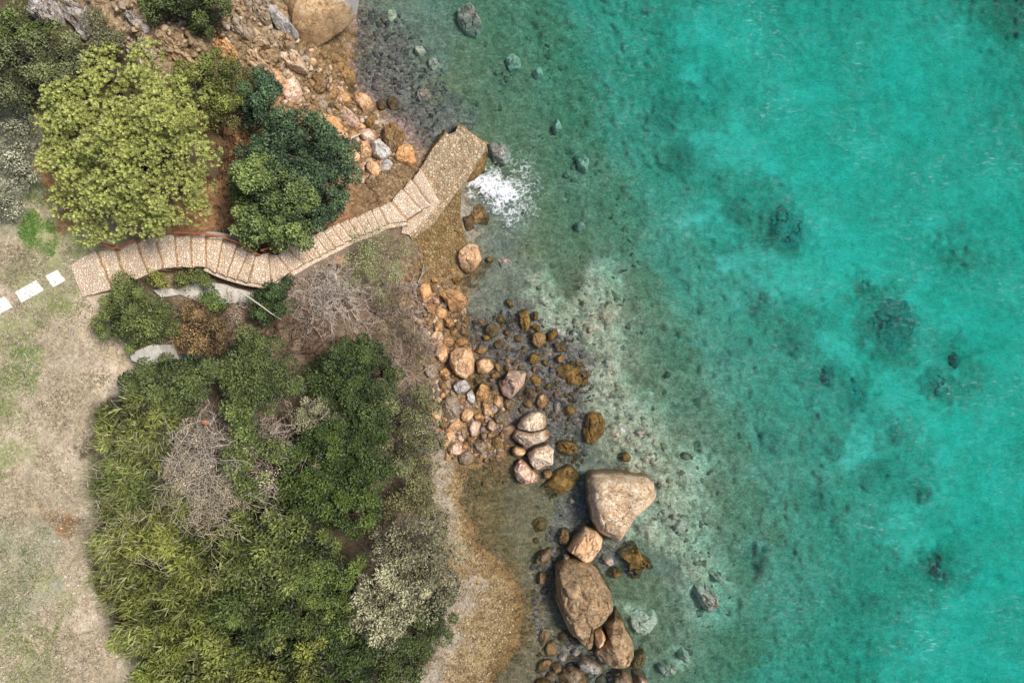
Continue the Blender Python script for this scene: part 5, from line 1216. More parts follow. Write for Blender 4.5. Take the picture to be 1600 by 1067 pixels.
plant('sparse_bush', 'thin ochre and green leaf among the pinkish leafless thicket', 'shrub', [(620,470,1.5,26,.3),(640,520,1.4,24,.25),(605,530,1.6,24,.25),(655,560,1.2,20,.2)], .07, .022, (.10,.09,.04), (.34,.30,.14), warm=(1,1,1), seed=56, cover=.25, clump=.26, r0=.03)
plant('sparse_bush', 'withered beige leaf around the grey branching dead shrub', 'shrub', [(300,690,5.4,30,.4),(280,730,5.4,26,.35),(320,745,5.2,30,.35),(290,780,5.3,26,.3),(340,790,4.9,26,.3),(430,700,4.6,24,.3),(425,745,4.6,22,.3)], .08, .028, (.18,.145,.10), (.62,.53,.40), warm=(1,1,1), seed=57, cover=.6, clump=.24, r0=.03)
# --- dead shrubs: only twigs
def twigs(name, label, cat, spots, n_stems, height, tint_a, tint_b, seed, spread=1.0, r=.026, group='dead shrubs', fine=1.0, up=.7):
    g = np.random.default_rng(seed)
    segs = []
    c0 = np.mean([p for p in spots], 0)
    z0 = terr1(c0[0], c0[1]); loc = P(c0[0], c0[1], z0)
    for (sx, sy) in spots:
        zb = terr1(sx, sy) - .05; b = P(sx, sy, zb)
        for k in range(n_stems):
            an = g.uniform(0, 6.283); el = g.uniform(.25, 1.0)
            d_ = np.array([math.cos(an) * spread, math.sin(an) * spread, up * el + .15]); d_ /= np.linalg.norm(d_)
            stack = [(b + g.normal(0, .06, 3) * [1, 1, 0], d_, height * g.uniform(.7, 1.15), r, 0)]
            while stack:
                p, d0, L_, rr, dep = stack.pop()
                ns = 4 if dep < 2 else 3
                for s_ in range(ns):
                    d0 = d0 + g.normal(0, .20, 3) + np.array([0, 0, .04]); d0 /= np.linalg.norm(d0)
                    q = p + d0 * L_ / ns
                    segs.append((p, q, rr, rr * .82)); p = q; rr *= .82
                    if dep < 3 and g.random() < (.85 if dep < 2 else .6) * fine:
                        sd = d0 + g.normal(0, .65, 3); sd /= np.linalg.norm(sd)
                        stack.append((p, sd, L_ * g.uniform(.35, .65), max(rr * .70, .0085), dep + 1))
    p0 = np.array([s[0] for s in segs]); p1 = np.array([s[1] for s in segs]); r0 = np.array([s[2] for s in segs])[:, None]; r1 = np.array([s[3] for s in segs])[:, None]
    t_ = nrmz(p1 - p0); a = nrmz(np.cross(t_, np.array([.3, .5, .81]))); b = np.cross(t_, a)
    ring0 = [p0 + r0 * (math.cos(x) * a + math.sin(x) * b) for x in (0, 2.094, 4.189)]
    ring1 = [p1 + r1 * (math.cos(x) * a + math.sin(x) * b) for x in (0, 2.094, 4.189)]
    V = np.stack(ring0 + ring1, 1).reshape(-1, 3); n = len(p0)
    base = (np.arange(n) * 6)[:, None]
    F = np.concatenate([base + np.array([[k, (k + 1) % 3, 3 + (k + 1) % 3, 3 + k]]) for k in range(3)])
    tt = g.random((n, 1)); tint = np.repeat(np.array(tint_a) + (np.array(tint_b) - np.array(tint_a)) * tt, 6, 0)
    o = mesh_np(name, V, F, M_TWIG, attrs={'tint': tint}, loc=loc)
    return tag(o, label, cat, group)
GREY = ((.43,.36,.30), (.88,.77,.66)); PINK = ((.32,.24,.20), (.70,.56,.46)); BRN = ((.09,.055,.04), (.26,.17,.12)); STRAW = ((.36,.30,.18), (.80,.71,.50))
twigs('dead_shrub', 'pale grey leafless shrub right under the lower flight of the staircase', 'dead shrub', [(480,445),(505,455),(530,465),(500,480),(475,465),(520,440),(545,478),(495,430),(515,490),(490,470),(540,455)], 9, 1.1, *GREY, 61, r=.02)
twigs('dead_shrub', 'brown leafless tangle between rust shrub and pale grey dead shrub', 'dead shrub', [(430,505),(450,525),(475,520),(500,530),(440,545),(470,550),(520,520),(410,520),(490,555)], 5, 1.1, *BRN, 62)
twigs('dead_shrub', 'pinkish grey leafless thicket at the edge of the stony shore', 'dead shrub', [(620,490),(650,500),(665,530),(640,540),(610,520),(630,570),(660,560),(600,490),(645,590),(670,505),(615,550)], 5, .9, *PINK, 63)
twigs('dead_shrub', 'greyer leafless thicket just below the ramp', 'dead shrub', [(600,455),(625,450),(650,440),(580,470),(610,470),(645,465)], 5, .75, *PINK, 64)
twigs('dead_shrub', 'grey branching dead shrub in the middle of the reeds', 'dead shrub', [(300,680),(320,700),(305,725),(330,680),(285,700),(320,740),(290,740),(340,720),(310,700),(330,700)], 9, 2.0, *GREY, 65, r=.022, up=1.7, spread=.6)
twigs('dead_shrub', 'pinkish dead crown right of the fresh green bush in the reeds', 'dead shrub', [(425,685),(440,700),(420,710),(440,680),(410,670),(405,740),(430,735)], 8, 1.9, *PINK, 66, r=.022, up=1.7, spread=.6)
twigs('dead_shrub', 'straw coloured withered shrub under the grey branching one', 'dead shrub', [(285,765),(310,780),(335,790),(270,745),(350,775),(320,800),(365,795),(390,780),(300,800),(260,770)], 12, 2.4, *STRAW, 67, up=1.9, spread=.6, r=.02)
twigs('dead_shrub', 'small bare white twig shrub below the concrete strip', 'dead shrub', [(365,480),(375,487)], 6, .65, *GREY, 68)
twigs('dead_shrub', 'bare twigs sticking out of the grey-green thorny scrub', 'dead shrub', [(590,700),(600,712),(640,650),(655,690),(620,640)], 5, .8, *GREY, 69)
twigs('dead_shrub', 'dark bare twigs among the darker grey olive tree', 'dead shrub', [(640,860),(620,850),(660,850),(650,880),(630,890),(675,860)], 6, 1.4, *PINK, 70)
twigs('dead_shrub', 'tuft of straw twigs left of the rust shrub', 'dead shrub', [(262,515),(272,525),(255,530),(280,510)], 7, .6, *STRAW, 71)
twigs('dead_shrub', 'ochre grassy twigs at the bottom edge beside the beach', 'dead shrub', [(650,1015),(665,1030),(650,1050),(635,1030)], 7, .6, (.26,.18,.09), (.50,.38,.20), 72)

twigs('dead_shrub', 'reddish brown dry scrub below the dark tree by the bend', 'dead shrub', [(340,325),(360,345),(345,350),(375,335)], 6, .6, (.22,.13,.07), (.46,.32,.20), 73)
twigs('dead_shrub', 'russet dry scrub between pine and dark evergreen tree', 'dead shrub', [(350,225),(365,205),(355,255),(375,235),(345,280),(360,290)], 6, .7, (.10,.055,.03), (.30,.16,.09), 74)
# fallen sticks
def stick(a, b, za, zb, r, label, name='driftwood', mat=None, lift=.06):
    p = P(*a, terr1(*a) + za); q = P(*b, terr1(*b) + zb)
    mid = (p + q) / 2 + [0, .03, .04]
    v, f = tube([p, (p + mid) / 2 + [.01, .02, 0], mid, (q + mid) / 2 + [0, -.02, .01], q], [r, r * 1.05, r, r * .85, r * .5], 7)
    return tag(mesh_np(name, v, f, M_DRIFT, loc=p, smooth=True), label, 'driftwood', None)
M_DRIFT = simple_mat('bleached_wood', (.42,.34,.26), (.76,.66,.55), 9)
stick(T('A', [(755,882)])[0], T('A', [(848,822)])[0], .35, .45, .04, 'bleached driftwood pole pointing at the boulder heap by the pier')
stick(T('S', [(612,878)])[0], T('S', [(640,965)])[0], .8, .7, .045, 'bleached branch standing in the pale grey dead shrub')
stick((372,455), (440,500), 1.5, 1.3, .025, 'thin bleached branch lying across the dark bush below the staircase bend')

# --- leafy shrubs standing among the reeds
SH = dict(leaf=.13, width=.05, dark=(.010,.019,.006), light=(.155,.185,.06), warm=(1.06, 1.02, .78), cover=2.1, clump=.25, group='leafy shrubs among the reeds')
plant('leafy_shrub', 'yellow-green leafy shrub just under the straw coloured withered one', 'shrub', [(380,855,5.6,40,.7),(425,845,5.3,38,.7),(350,880,5.6,34,.6),(400,890,5.4,40,.7),(445,880,5.0,36,.6)], seed=481, **SH)
plant('leafy_shrub', 'deep green leafy shrub with a dark gap in the lower reeds', 'shrub', [(370,940,5.5,40,.7),(410,950,5.2,36,.7),(340,960,5.5,34,.6),(385,985,5.2,38,.7),(440,935,4.9,32,.6)], seed=482, **{**SH, 'light': (.095,.13,.038)})
plant('leafy_shrub', 'light yellow-green leafy shrub at the bottom edge, leftmost there', 'shrub', [(290,1030,5.6,38,.7),(325,1055,5.4,40,.7),(270,1070,5.6,32,.6),(345,1020,5.3,34,.6),(310,1090,5.3,36,.6)], seed=483, **{**SH, 'light': (0.218,0.247,0.075)})
plant('leafy_shrub', 'bright leafy shrub at the bottom edge in the middle of the thicket', 'shrub', [(410,1040,4.9,40,.7),(450,1060,4.6,40,.7),(375,1060,5.0,34,.6),(480,1030,4.3,36,.7),(430,1090,4.5,36,.6),(405,1010,4.9,28,.5)], seed=484, **{**SH, 'light': (.185,.205,.055)})
plant('leafy_shrub', 'dark leafy shrub between the bright rounded bush and the bottom edge', 'shrub', [(520,1010,3.8,38,.7),(550,1000,3.5,34,.6),(530,1050,3.6,40,.7),(555,965,3.4,28,.5),(490,990,4.1,34,.6),(460,1000,4.3,30,.6)], seed=485, **{**SH, 'light': (.07,.105,.03)})
plant('leafy_shrub', 'green leafy shrub in the middle of the thicket left of the bright rounded bush', 'shrub', [(450,830,4.7,34,.6),(480,845,4.4,34,.6),(470,960,4.5,34,.6),(455,905,4.7,30,.5),(440,800,4.6,30,.5)], seed=486, **{**SH, 'light': (.105,.14,.04)})

RC = dict(leaf=.20, width=.042, dark=(.010,.020,.006), light=(.15,.185,.062), warm=(1.06, 1.02, .78), cover=2.1, clump=.25, group='reed clumps along the lawn')
plant('reed_clump', 'topmost yellow-green reed clump along the lawn, under the blue-green bush', 'reeds', [(200,640,6.0,30,.7),(230,655,6.0,30,.7),(193,675,5.9,24,.6),(215,690,6.1,30,.7),(250,640,5.8,24,.6)], seed=491, **{**RC, 'light': (0.224,0.252,0.087)})
plant('reed_clump', 'green reed clump left of the grey branching dead shrub', 'reeds', [(190,735,6.0,28,.7),(215,755,6.1,34,.7),(187,790,5.9,26,.6),(235,715,6.0,28,.6),(210,800,6.1,34,.7)], seed=492, **RC)
plant('reed_clump', 'reed clump beside the straw coloured withered shrub', 'reeds', [(240,835,6.1,36,.7),(280,850,6.0,36,.7),(315,870,5.9,34,.7),(265,800,6.0,26,.6),(290,890,5.9,32,.6)], seed=493, **{**RC, 'light': (0.216,0.240,0.066)})
plant('reed_clump', 'leftmost reed clump where the bare path runs closest', 'reeds', [(184,850,6.0,26,.7),(204,875,6.1,34,.7),(192,905,5.9,26,.6),(235,890,6.1,34,.7),(205,930,6.0,34,.7)], seed=494, **{**RC, 'light': (0.204,0.228,0.060)})
plant('reed_clump', 'reed clump above the faded blue board', 'reeds', [(225,965,6.0,34,.7),(260,940,6.0,36,.7),(300,940,5.8,34,.7),(250,1000,5.9,34,.7),(285,985,5.8,36,.7),(245,1035,5.8,28,.6)], seed=495, **{**RC, 'light': (0.188,0.219,0.056)})

# --- reeds
def reeds():
    g = np.random.default_rng(81)
    poly = [(175,655),(195,610),(225,610),(250,640),(245,720),(250,775),(300,830),(380,830),(400,860),(350,900),(330,960),(310,1010),(290,1085),(265,1085),(235,1020),(195,955),(168,890),(165,800),(180,740)]
    n = 620
    cl = sample_poly(poly, 60, 6)
    ci = g.integers(0, len(cl), n)
    px = cl[ci] + g.normal(0, 8.0, (n, 2))
    zb = base_h(px[:, 0], px[:, 1]) - .1
    ztip = zb + 2.3
    tip_xy = P(px[:, 0], px[:, 1], ztip)[:, :2]
    base = np.c_[tip_xy, zb]
    ch = g.uniform(1.5, 3.1, len(cl)); cshade = g.uniform(0, 1, len(cl))
    hgt = ch[ci] + g.normal(0, .22, n)
    left = np.clip((400 - px[:, 0]) / 220, 0, 1)[:, None]
    lean = g.normal(0, .10, (n, 2)) + (px - cl[ci]) * np.array([1, -1]) * .012 + left * np.array([-.24, -.15])
    base[:, :2] -= lean * 2.0
    d_ = np.c_[lean, np.ones(n)]; d_ = nrmz(d_)
    per = 15
    u = g.uniform(.35, 1.0, (n, per))
    pos = base[:, None] + d_[:, None] * (u * hgt[:, None])[..., None]
    an = g.uniform(0, 6.283, (n, per)); el = g.uniform(.1, 1.3, (n, per))
    axis = np.stack([np.cos(an), np.sin(an), el], -1).reshape(-1, 3)
    pos = pos.reshape(-1, 3); N = len(pos)
    axis = nrmz(nrmz(axis) + np.repeat(left, per, 0) * np.array([-.75, -.5, .1])); nor = nrmz(np.cross(np.cross(axis, np.array([0, 0, 1.0])), axis) + g.normal(0, .25, (N, 3)))
    L_ = g.uniform(.26, .50, N); Wd = g.uniform(.028, .05, N)
    # patchy colour: yellower on the lawn side, darker inland patches
    big = np.repeat(fbm(tip_xy[:, 0] * .55, tip_xy[:, 1] * .55, s=3, o=3), per)
    pxr = np.repeat(px[:, 0], per); pyr = np.repeat(px[:, 1], per)
    yel = np.clip((330 - pxr) / 220, 0, 1) * .35
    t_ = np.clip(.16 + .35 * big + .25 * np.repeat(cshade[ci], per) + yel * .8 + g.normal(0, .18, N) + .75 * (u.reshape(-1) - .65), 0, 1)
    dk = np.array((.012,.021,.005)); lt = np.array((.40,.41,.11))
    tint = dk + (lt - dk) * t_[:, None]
    straw = g.random(N) < .035
    tint[straw] = np.array((.45,.40,.22)) * g.uniform(.6, 1.1, (straw.sum(), 1))
    # two bent pieces per leaf
    mid = pos + axis * L_[:, None] * .55
    v1, f1, c1 = leaf_arrays(pos, axis, nor, L_ * .62, Wd, tint)
    ax2 = nrmz(axis - np.array([0, 0, .35])); nor2 = nrmz(nor + axis * .4)
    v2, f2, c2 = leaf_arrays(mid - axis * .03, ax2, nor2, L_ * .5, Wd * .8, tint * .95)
    # stalks as thin strips of three sides
    V = []; a = nrmz(np.cross(d_, np.array([1., .2, 0]))); b = np.cross(d_, a); rr = .012
    for zz, q in ((0, 1.0), (1, .4)):
        c_ = base + d_ * (hgt * zz)[:, None]
        for x in (0, 2.094, 4.189): V.append(c_ + rr * q * (math.cos(x) * a + math.sin(x) * b))
    V = np.stack(V, 1).reshape(-1, 3); bi = (np.arange(n) * 6)[:, None]
    F = np.concatenate([bi + np.array([[k, (k + 1) % 3, 3 + (k + 1) % 3, 3 + k]]) for k in range(3)])
    ct = np.repeat(np.array((.22,.22,.09)) * g.uniform(.6, 1.4, (n, 1)), 6, 0)
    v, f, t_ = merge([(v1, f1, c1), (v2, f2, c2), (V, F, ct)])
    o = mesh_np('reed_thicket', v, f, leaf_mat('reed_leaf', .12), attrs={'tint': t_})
    tag(o, 'yellow-green reed stalks leaning out over the edge of the lawn', 'reeds', kind='stuff')
reeds()

# --- grasses
def grass(name, label, poly, n, L0, wd, ca, cb, seed, flat=.5, cat='grass'):
    g = np.random.default_rng(seed)
    px = sample_poly(poly, n * 2, seed)
    keep = fbm(px[:, 0] / 22, px[:, 1] / 22, s=seed, o=3) + g.normal(0, .16, len(px)) > -.02
    px = px[keep][:n]; n = len(px)
    z = terr(px[:, 0], px[:, 1]) - .01
    pos = P(px[:, 0], px[:, 1], z)
    an = g.uniform(0, 6.283, n); axis = np.stack([np.cos(an), np.sin(an), g.uniform(.1, 1.0, n) / max(flat, .1) * .5], -1)
    nor = nrmz(np.cross(np.cross(nrmz(axis), np.array([0, 0, 1.0])), axis) + g.normal(0, .2, (n, 3)))
    t_ = np.clip(.5 + .4 * fbm(px[:, 0] / 30, px[:, 1] / 30, s=seed + 5, o=2) + g.normal(0, .25, n), 0, 1)[:, None]
    tint = np.array(ca) + (np.array(cb) - np.array(ca)) * t_
    v, f, c = leaf_arrays(pos, axis, nor, L0 * g.uniform(.6, 1.4, n), wd * g.uniform(.7, 1.3, n), tint, .15)
    tag(mesh_np(name, v, f, M_GRASS, attrs={'tint': c}), label, cat, kind='stuff')
grass('dry_grass', 'dry straw-coloured grass over the lawn at the left', [(-60,380),(110,380),(130,460),(200,560),(150,640),(150,740),(130,860),(160,950),(215,1040),(230,1100),(-60,1100)], 26000, .16, .022, (.22,.18,.11), (.80,.70,.54), 91)
grass('green_grass', 'bright green grass patch below the pine', [(35,335),(60,325),(85,355),(95,375),(80,400),(45,385),(30,360)], 3200, .12, .024, (.10,.20,.04), (.32,.48,.12), 92)
grass('green_grass', 'sparse green grass around the paving slabs', [(-20,470),(60,490),(110,440),(140,480),(60,520),(-20,560)], 2600, .09, .018, (.20,.24,.08), (.42,.44,.18), 93)
grass('green_grass', 'green grass streaks by the left edge above the middle of the lawn', [(-20,590),(30,540),(70,540),(60,600),(20,740),(-20,760)], 3200, .11, .022, (.12,.20,.05), (.34,.45,.14), 94)
grass('sage_grass', 'grey-green low growth at the left edge above the pine shadow', [(-40,165),(30,165),(60,210),(60,280),(70,310),(30,350),(-40,340)], 6000, .12, .025, (.17,.20,.11), (.54,.53,.38), 95)
grass('sage_grass', 'grey-green low growth at the left edge in the lower lawn', [(-40,800),(40,810),(85,830),(70,880),(40,960),(-40,980)], 4500, .12, .024, (.17,.20,.10), (.50,.50,.33), 96)
grass('green_grass', 'fresh green grass left of the pine shadow', [(55,280),(100,310),(110,350),(70,330),(40,310)], 1300, .10, .02, (.13,.2,.06), (.36,.44,.18), 97)
grass('green_grass', 'green grass in the bottom left corner of the lawn', [(-20,960),(40,950),(80,990),(110,930),(60,1080),(-20,1080)], 3000, .12, .02, (.15,.20,.06), (.42,.44,.18), 101)
grass('tussock_grass', 'pale spiky grass along the left border of the reeds', [(150,690),(185,700),(175,770),(170,880),(195,960),(230,1040),(205,1030),(160,950),(140,880),(140,760)], 5200, .30, .018, (.22,.24,.10), (.58,.55,.34), 98, .25)
grass('dry_grass', 'ochre dry grass between the rock ledges at the top', [(230,30),(300,60),(400,40),(470,80),(440,140),(380,110),(300,110),(220,70)], 6000, .12, .018, (.30,.21,.11), (.58,.44,.27), 99)
grass('leaf_litter', 'brown fallen leaves and litter under the scrub', [(250,480),(420,470),(560,440),(680,500),(690,620),(660,740),(680,830),(600,860),(580,620),(440,560),(280,560)], 14000, .09, .04, (.09,.06,.04), (.36,.26,.18), 100, 1.6, 'leaf litter')

# --- loose stones
def pebble_field(name, label, poly, n, rlo, rhi, cols, seed, dz=.0, flat=.6, kind='stuff', cat='pebbles'):
    g = np.random.default_rng(seed)
    px = sample_poly(poly, n, seed)
    keep = fbm(px[:, 0] / 25, px[:, 1] / 25, s=seed + 3, o=2) + g.normal(0, .3, n) > -.15
    px = px[keep]; n = len(px)
    r = rlo + (rhi - rlo) * g.random(n) ** 2.6
    z = terr(px[:, 0], px[:, 1]) + r * .15 + dz
    pos = P(px[:, 0], px[:, 1], z)
    # icosahedron
    t_ = (1 + 5 ** .5) / 2
    iv = nrmz(np.array([(-1,t_,0),(1,t_,0),(-1,-t_,0),(1,-t_,0),(0,-1,t_),(0,1,t_),(0,-1,-t_),(0,1,-t_),(t_,0,-1),(t_,0,1),(-t_,0,-1),(-t_,0,1)], float))
    fi = np.array([(0,11,5),(0,5,1),(0,1,7),(0,7,10),(0,10,11),(1,5,9),(5,11,4),(11,10,2),(10,7,6),(7,1,8),(3,9,4),(3,4,2),(3,2,6),(3,6,8),(3,8,9),(4,9,5),(2,4,11),(6,2,10),(8,6,7),(9,8,1)])
    an = g.uniform(0, 6.283, n); ca, sa = np.cos(an), np.sin(an)
    sc_ = np.stack([g.uniform(.8, 1.3, n), g.uniform(.6, 1.0, n), g.uniform(.4, .8, n) * flat / .6], -1) * r[:, None]
    v = iv[None] * (1 + g.uniform(-.34, .30, (n, 12, 1))) * sc_[:, None]
    x = v[..., 0] * ca[:, None] - v[..., 1] * sa[:, None]; y = v[..., 0] * sa[:, None] + v[..., 1] * ca[:, None]
    v = np.stack([x, y, v[..., 2]], -1) + pos[:, None]
    f = (fi[None] + (np.arange(n) * 12)[:, None, None]).reshape(-1, 3)
    cols = np.array(cols); tint = cols[g.integers(0, len(cols), n)] * g.uniform(.7, 1.25, (n, 1))
    o = mesh_np(name, v.reshape(-1, 3), f, M_PEB, attrs={'tint': np.repeat(tint, 12, 0)}, smooth=False)
    tag(o, label, cat, kind=kind)
def peb_mat():
    m, t = newmat('pebble')
    co = t.n('ShaderNodeTexCoord').outputs['Object']
    z = t.n('ShaderNodeSeparateXYZ', i={0: t.n('ShaderNodeNewGeometry').outputs['Position']}).outputs[2]
    f = t.noise(co, 18, 4, .65)
    c = t.mix(1.0, t.attr('tint'), t.mix(t.ramp(f, .3, .7), (.65, .62, .6, 1), (1.25, 1.25, 1.25, 1)), 'MULTIPLY')
    wet = t.math('SUBTRACT', 1.0, t.ramp(z, .03, .14))
    c = t.mix(t.math('MULTIPLY', wet, .8), c, t.mix(1.0, c, (.6, .55, .5, 1), 'MULTIPLY'))
    out(t, princ(t, c, .85, bump(t, f, .5, .03), .2)); return m
M_PEB = peb_mat()
TANS0 = [(.50,.36,.22),(.62,.48,.33),(.38,.24,.13),(.70,.58,.44),(.30,.20,.12),(.46,.29,.15)]
TANS = [tuple(.78 * q for q in c) for c in TANS0]
PURP = [(.26,.20,.195),(.36,.28,.27),(.19,.15,.155),(.42,.33,.30),(.30,.23,.16),(.15,.12,.12)]
REEF = [(.66,.62,.48),(.80,.75,.60),(.52,.49,.36),(.36,.34,.25),(.84,.74,.60)]
LAWN = [(.66,.55,.42),(.78,.70,.58),(.52,.40,.28),(.58,.44,.30)]
pebble_field('rubble', 'tan stone rubble on the slope above the pier', [(400,80),(470,75),(540,120),(600,190),(640,250),(600,280),(540,290),(520,240),(470,190),(420,140)], 2600, .03, .15, TANS, 201)
pebble_field('rubble', 'tan stone rubble between ramp and lagoon', [(640,440),(720,450),(735,540),(700,600),(790,640),(790,720),(700,710),(660,640),(690,580),(640,480)], 2600, .03, .14, TANS + PURP[:2], 202)
pebble_field('gravel', 'fine gravel of the curved beach', [(680,720),(730,720),(735,790),(760,880),(805,930),(800,1000),(760,1067),(670,1090),(700,980),(715,920),(690,820),(675,760)], 5200, .012, .05, [(.42,.31,.18),(.52,.40,.25),(.32,.23,.12),(.26,.17,.09),(.58,.47,.32)], 203)
pebble_field('sunken_rubble', 'purplish rubble under the shallow water above the pier', [(560,10),(620,20),(690,100),(700,170),(660,230),(620,190),(560,120)], 2200, .04, .15, PURP, 204, dz=-.03, flat=.32)
pebble_field('sunken_rubble', 'purplish rubble under the shallow water among the middle boulders', [(750,480),(900,510),(930,600),(920,700),(900,760),(800,720),(770,600),(730,540)], 2600, .04, .15, PURP, 205, dz=-.03, flat=.34)
pebble_field('sunken_rubble', 'dark rubble under the water around the lagoon mouth', [(870,800),(920,830),(880,880),(860,900),(850,1000),(1000,1000),(1010,1080),(840,1080),(830,880)], 1100, .04, .17, PURP, 206, dz=-.02, flat=.45)
pebble_field('reef_lumps', 'pale lumps on the shallow reef', [(835,430),(880,480),(920,430),(960,470),(950,560),(1000,640),(1060,740),(1080,800),(1040,850),(1000,760),(950,690),(920,600),(930,530),(860,500)], 500, .04, .13, REEF, 207, dz=-.02, flat=.3)
pebble_field('sunken_stones', 'greenish stones on the bottom beyond the reef', [(700,30),(860,60),(1000,380),(1010,500),(1100,640),(1150,860),(1130,1080),(980,1080),(1060,860),(960,540),(860,420),(770,420),(850,250),(720,150)], 900, .05, .2, [(.30,.29,.20),(.36,.34,.23),(.24,.23,.15),(.44,.41,.29),(.2,.2,.13)], 208, dz=-.04, flat=.3)
pebble_field('lawn_gravel', 'pale stone chips scattered over the bare path by the reeds', [(90,700),(140,720),(140,860),(160,960),(210,1040),(180,1060),(120,950),(80,880),(90,800)], 1300, .012, .05, LAWN, 209)
pebble_field('lawn_gravel', 'pale stone chips scattered over the lawn', [(-20,480),(200,470),(190,600),(120,700),(60,800),(120,1080),(-20,1080)], 900, .010, .04, LAWN, 210)
pebble_field('rubble', 'weathered tan rubble and broken ledges on the upper slope', [(170,0),(260,0),(420,0),(470,60),(450,120),(400,110),(340,80),(260,100),(200,80)], 900, .03, .15, [(.46,.33,.21),(.56,.42,.28),(.34,.23,.13),(.62,.50,.37),(.24,.16,.10),(.44,.36,.29)], 212, flat=.5)
pebble_field('rubble', 'orange earth clods and stones left of the dark tree', [(370,150),(420,170),(400,220),(370,260),(340,360),(330,320),(360,230)], 600, .02, .09, [(.40,.22,.10),(.50,.32,.17),(.28,.15,.07)], 211)

# --- cobbles one could pick up: copies of a few stones
protos = {}
for mname in ('tan', 'pink', 'grey', 'orange', 'brown', 'dark', 'white', 'algae'):
    for k in range(3):
        g = np.random.default_rng(300 + k + 10 * len(protos))
        an = np.arange(7) / 7 * 6.283 + g.uniform(-.3, .3, 7) + .4; rr = g.uniform(.78, 1.18, 7)
        protos[(mname, k)] = rock_mesh('cobble', np.c_[np.cos(an) * rr * 1.15, np.sin(an) * rr * .9] * .2, .26, .16, 400 + k + 7 * len(protos), RM[mname], nf=7, cell=.035)
occupied = []
for o in list(col.objects):
    if o.type == 'MESH' and o.get('category') == 'rock':
        k = H / (H - o.location.z) * S
        occupied.append((o.location.x * k + 800, 533.5 - o.location.y * k, max(o.dimensions.x, o.dimensions.y) * .42 * k))
def cobbles(poly, n, rlo, rhi, mats, label, group, seed, cover=()):
    g = np.random.default_rng(seed); placed = 0; tries = 0
    while placed < n and tries < 60 * n:
        tries += 1
        px, py = sample_poly(poly, 1, int(g.integers(1e9)))[0]
        r = rlo + (rhi - rlo) * g.random() ** 1.6
        rp = r * S
        if any((px - a) ** 2 + (py - b) ** 2 < (c + rp * .8) ** 2 for a, b, c in occupied): continue
        occupied.append((px, py, rp * .9))
        me = protos[(mats[int(g.integers(len(mats)))], int(g.integers(3)))]
        o = bpy.data.objects.new('cobble', me)
        z = float(terr(px, py)[0]); o.location = P(px, py, z - r * .12)
        s_ = r / .2; o.scale = (s_ * g.uniform(.85, 1.2), s_ * g.uniform(.8, 1.1), s_ * g.uniform(.7, 1.1)); o.rotation_euler = (g.normal(0, .12), g.normal(0, .12), g.uniform(0, 6.283))
        link(o); tag(o, label, 'stone', group); placed += 1
cobbles([(690,590),(790,610),(800,650),(795,715),(720,715),(675,640)], 13, .26, .42, ['tan', 'pale', 'pink', 'grey'] if ('pale', 0) in protos else ['tan', 'pink', 'tan', 'grey'], 'mid-sized tan boulder packed in the stony patch left of the split pale boulder', 'mid-sized boulders left of the split boulder', 21)
cobbles([(440,115),(500,100),(560,170),(610,220),(630,255),(570,270),(500,200)], 11, .26, .45, ['tan', 'pink', 'tan', 'brown'], 'mid-sized tan boulder on the rubble slope above the pier', 'mid-sized boulders above the pier', 22)
cobbles([(655,440),(735,470),(735,530),(690,560)], 6, .22, .36, ['tan', 'orange', 'tan'], 'mid-sized tan boulder below the ramp', 'mid-sized boulders below the ramp', 23)
cobbles([(845,985),(990,1000),(1005,1062),(835,1062)], 7, .22, .4, ['tan', 'brown', 'grey'], 'mid-sized tan boulder at the bottom edge below the biggest boulder', 'mid-sized boulders at the bottom edge', 24)
cobbles([(430,110),(480,90),(540,130),(590,180),(640,250),(590,275),(555,260),(545,220),(490,160)], 60, .09, .32, ['tan', 'orange', 'pink', 'brown', 'tan'], 'loose tan stone in the rubble slope above the pier', 'loose stones above the pier', 1)
cobbles([(655,450),(700,480),(735,530),(705,560),(690,540),(660,480)], 20, .08, .2, ['orange', 'brown', 'tan'], 'loose rusty stone in the rubble below the ramp', 'loose stones below the ramp', 2)
cobbles([(690,600),(780,620),(800,700),(760,725),(700,715),(680,660)], 52, .09, .30, ['tan', 'grey', 'orange', 'brown', 'pink', 'tan'], 'loose stone in the stony patch left of the split pale boulder', 'loose stones left of the split boulder', 3)
cobbles([(750,490),(880,520),(910,600),(890,660),(800,640),(745,560)], 44, .09, .28, ['brown', 'dark', 'algae', 'algae', 'tan'], 'wet dark stone among the brown boulders in the shallows', 'wet stones in the shallows', 4)
cobbles([(845,990),(1000,1000),(1010,1060),(840,1060)], 12, .08, .18, ['brown', 'grey', 'dark', 'pink'], 'wet stone among the boulders at the bottom edge', 'wet stones at the bottom edge', 5)
cobbles([(870,690),(920,700),(900,760),(860,760)], 6, .07, .14, ['dark', 'brown'], 'wet dark stone between weedy and triangular boulders', 'wet stones by the triangular boulder', 6)
cobbles([(90,700),(140,720),(135,860),(165,970),(205,1035),(150,960),(90,860)], 16, .035, .07, ['white', 'pale'] if ('pale', 0) in protos else ['white', 'pink'], 'small whitish stone on the bare path by the reeds', 'white stones on the path by the reeds', 7)
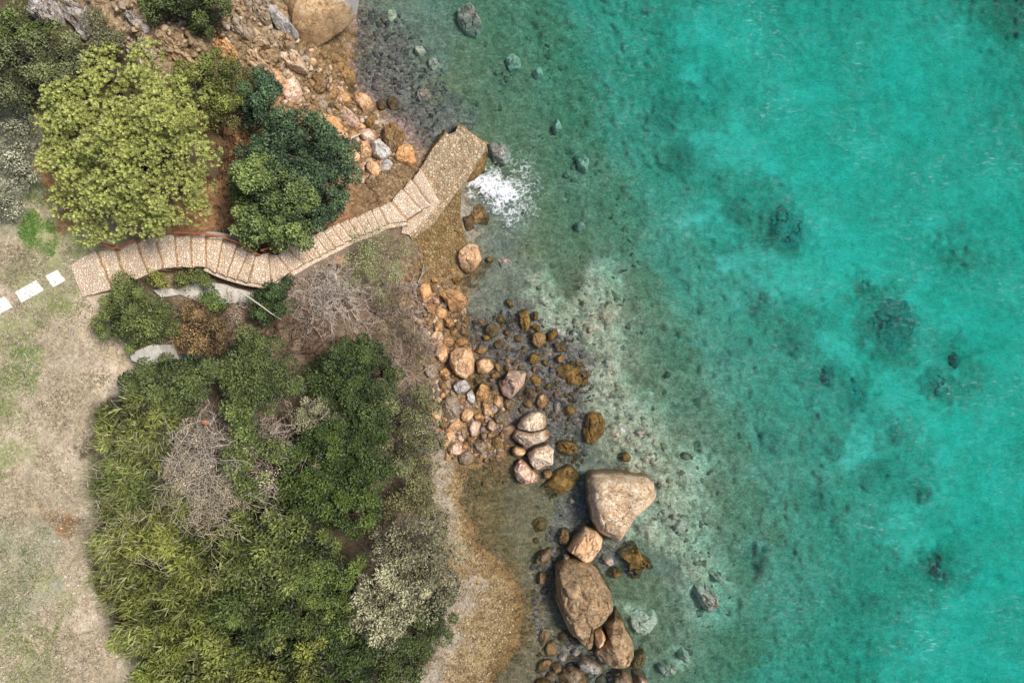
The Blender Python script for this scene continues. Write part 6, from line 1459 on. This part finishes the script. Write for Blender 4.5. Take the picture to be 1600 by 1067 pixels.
cobbles([(10,480),(140,490),(190,540),(150,600),(60,640),(10,620)], 10, .03, .06, ['white', 'pink'], 'small whitish stone on the upper lawn', 'white stones on the upper lawn', 8)
cobbles([(40,20),(120,10),(200,60),(230,110),(160,110),(60,60)], 12, .06, .16, ['white', 'grey'], 'broken whitish stone among the white outcrops', 'stones among the white outcrops', 9)
cobbles([(745,730),(800,735),(790,760),(750,760)], 5, .06, .11, ['brown', 'grey'], 'small stone at the top of the lagoon', 'stones at the top of the lagoon', 10)

# ------------------------------------------------------------------ light, sky, camera
w = bpy.data.worlds.new('World'); sc.world = w; w.use_nodes = True
t = NT(w.node_tree)
EL, AZ = math.radians(57), math.radians(75)      # sun: right of the picture, a little above
sky = t.n('ShaderNodeTexSky', sky_type='NISHITA'); sky.sun_disc = False; sky.sun_elevation = EL; sky.sun_rotation = AZ; sky.dust_density = 2.0
bg = t.n('ShaderNodeBackground', i={'Color': sky.outputs[0], 'Strength': .127})
t.n('ShaderNodeOutputWorld', i={'Surface': bg.outputs[0]})
sl = bpy.data.lights.new('sun', 'SUN'); sl.energy = 3.65; sl.angle = math.radians(16); sl.color = (1.0, .945, .86)
so = bpy.data.objects.new('sun', sl)
sd = Vector((math.cos(EL) * math.sin(AZ), math.cos(EL) * math.cos(AZ), math.sin(EL)))
so.rotation_euler = sd.to_track_quat('Z', 'Y').to_euler(); so.location = sd * 60
link(so)
cam = bpy.data.cameras.new('camera'); cam.lens = 24; cam.sensor_width = 36; cam.clip_end = 5000; cam.clip_start = .1
cobj = bpy.data.objects.new('camera', cam); cobj.location = (0, 0, H); cobj.rotation_euler = (0, 0, 0); link(cobj)
sc.camera = cobj
sc.view_settings.view_transform = 'Standard'; sc.view_settings.look = 'None'; sc.view_settings.exposure = 0
sc.render.engine = 'CYCLES'
sc.cycles.use_denoising = True
sc.cycles.max_bounces = 6; sc.cycles.transparent_max_bounces = 8
sc.cycles.adaptive_threshold = .02
sc.cycles.diffuse_bounces = 2; sc.cycles.glossy_bounces = 2; sc.cycles.volume_bounces = 0
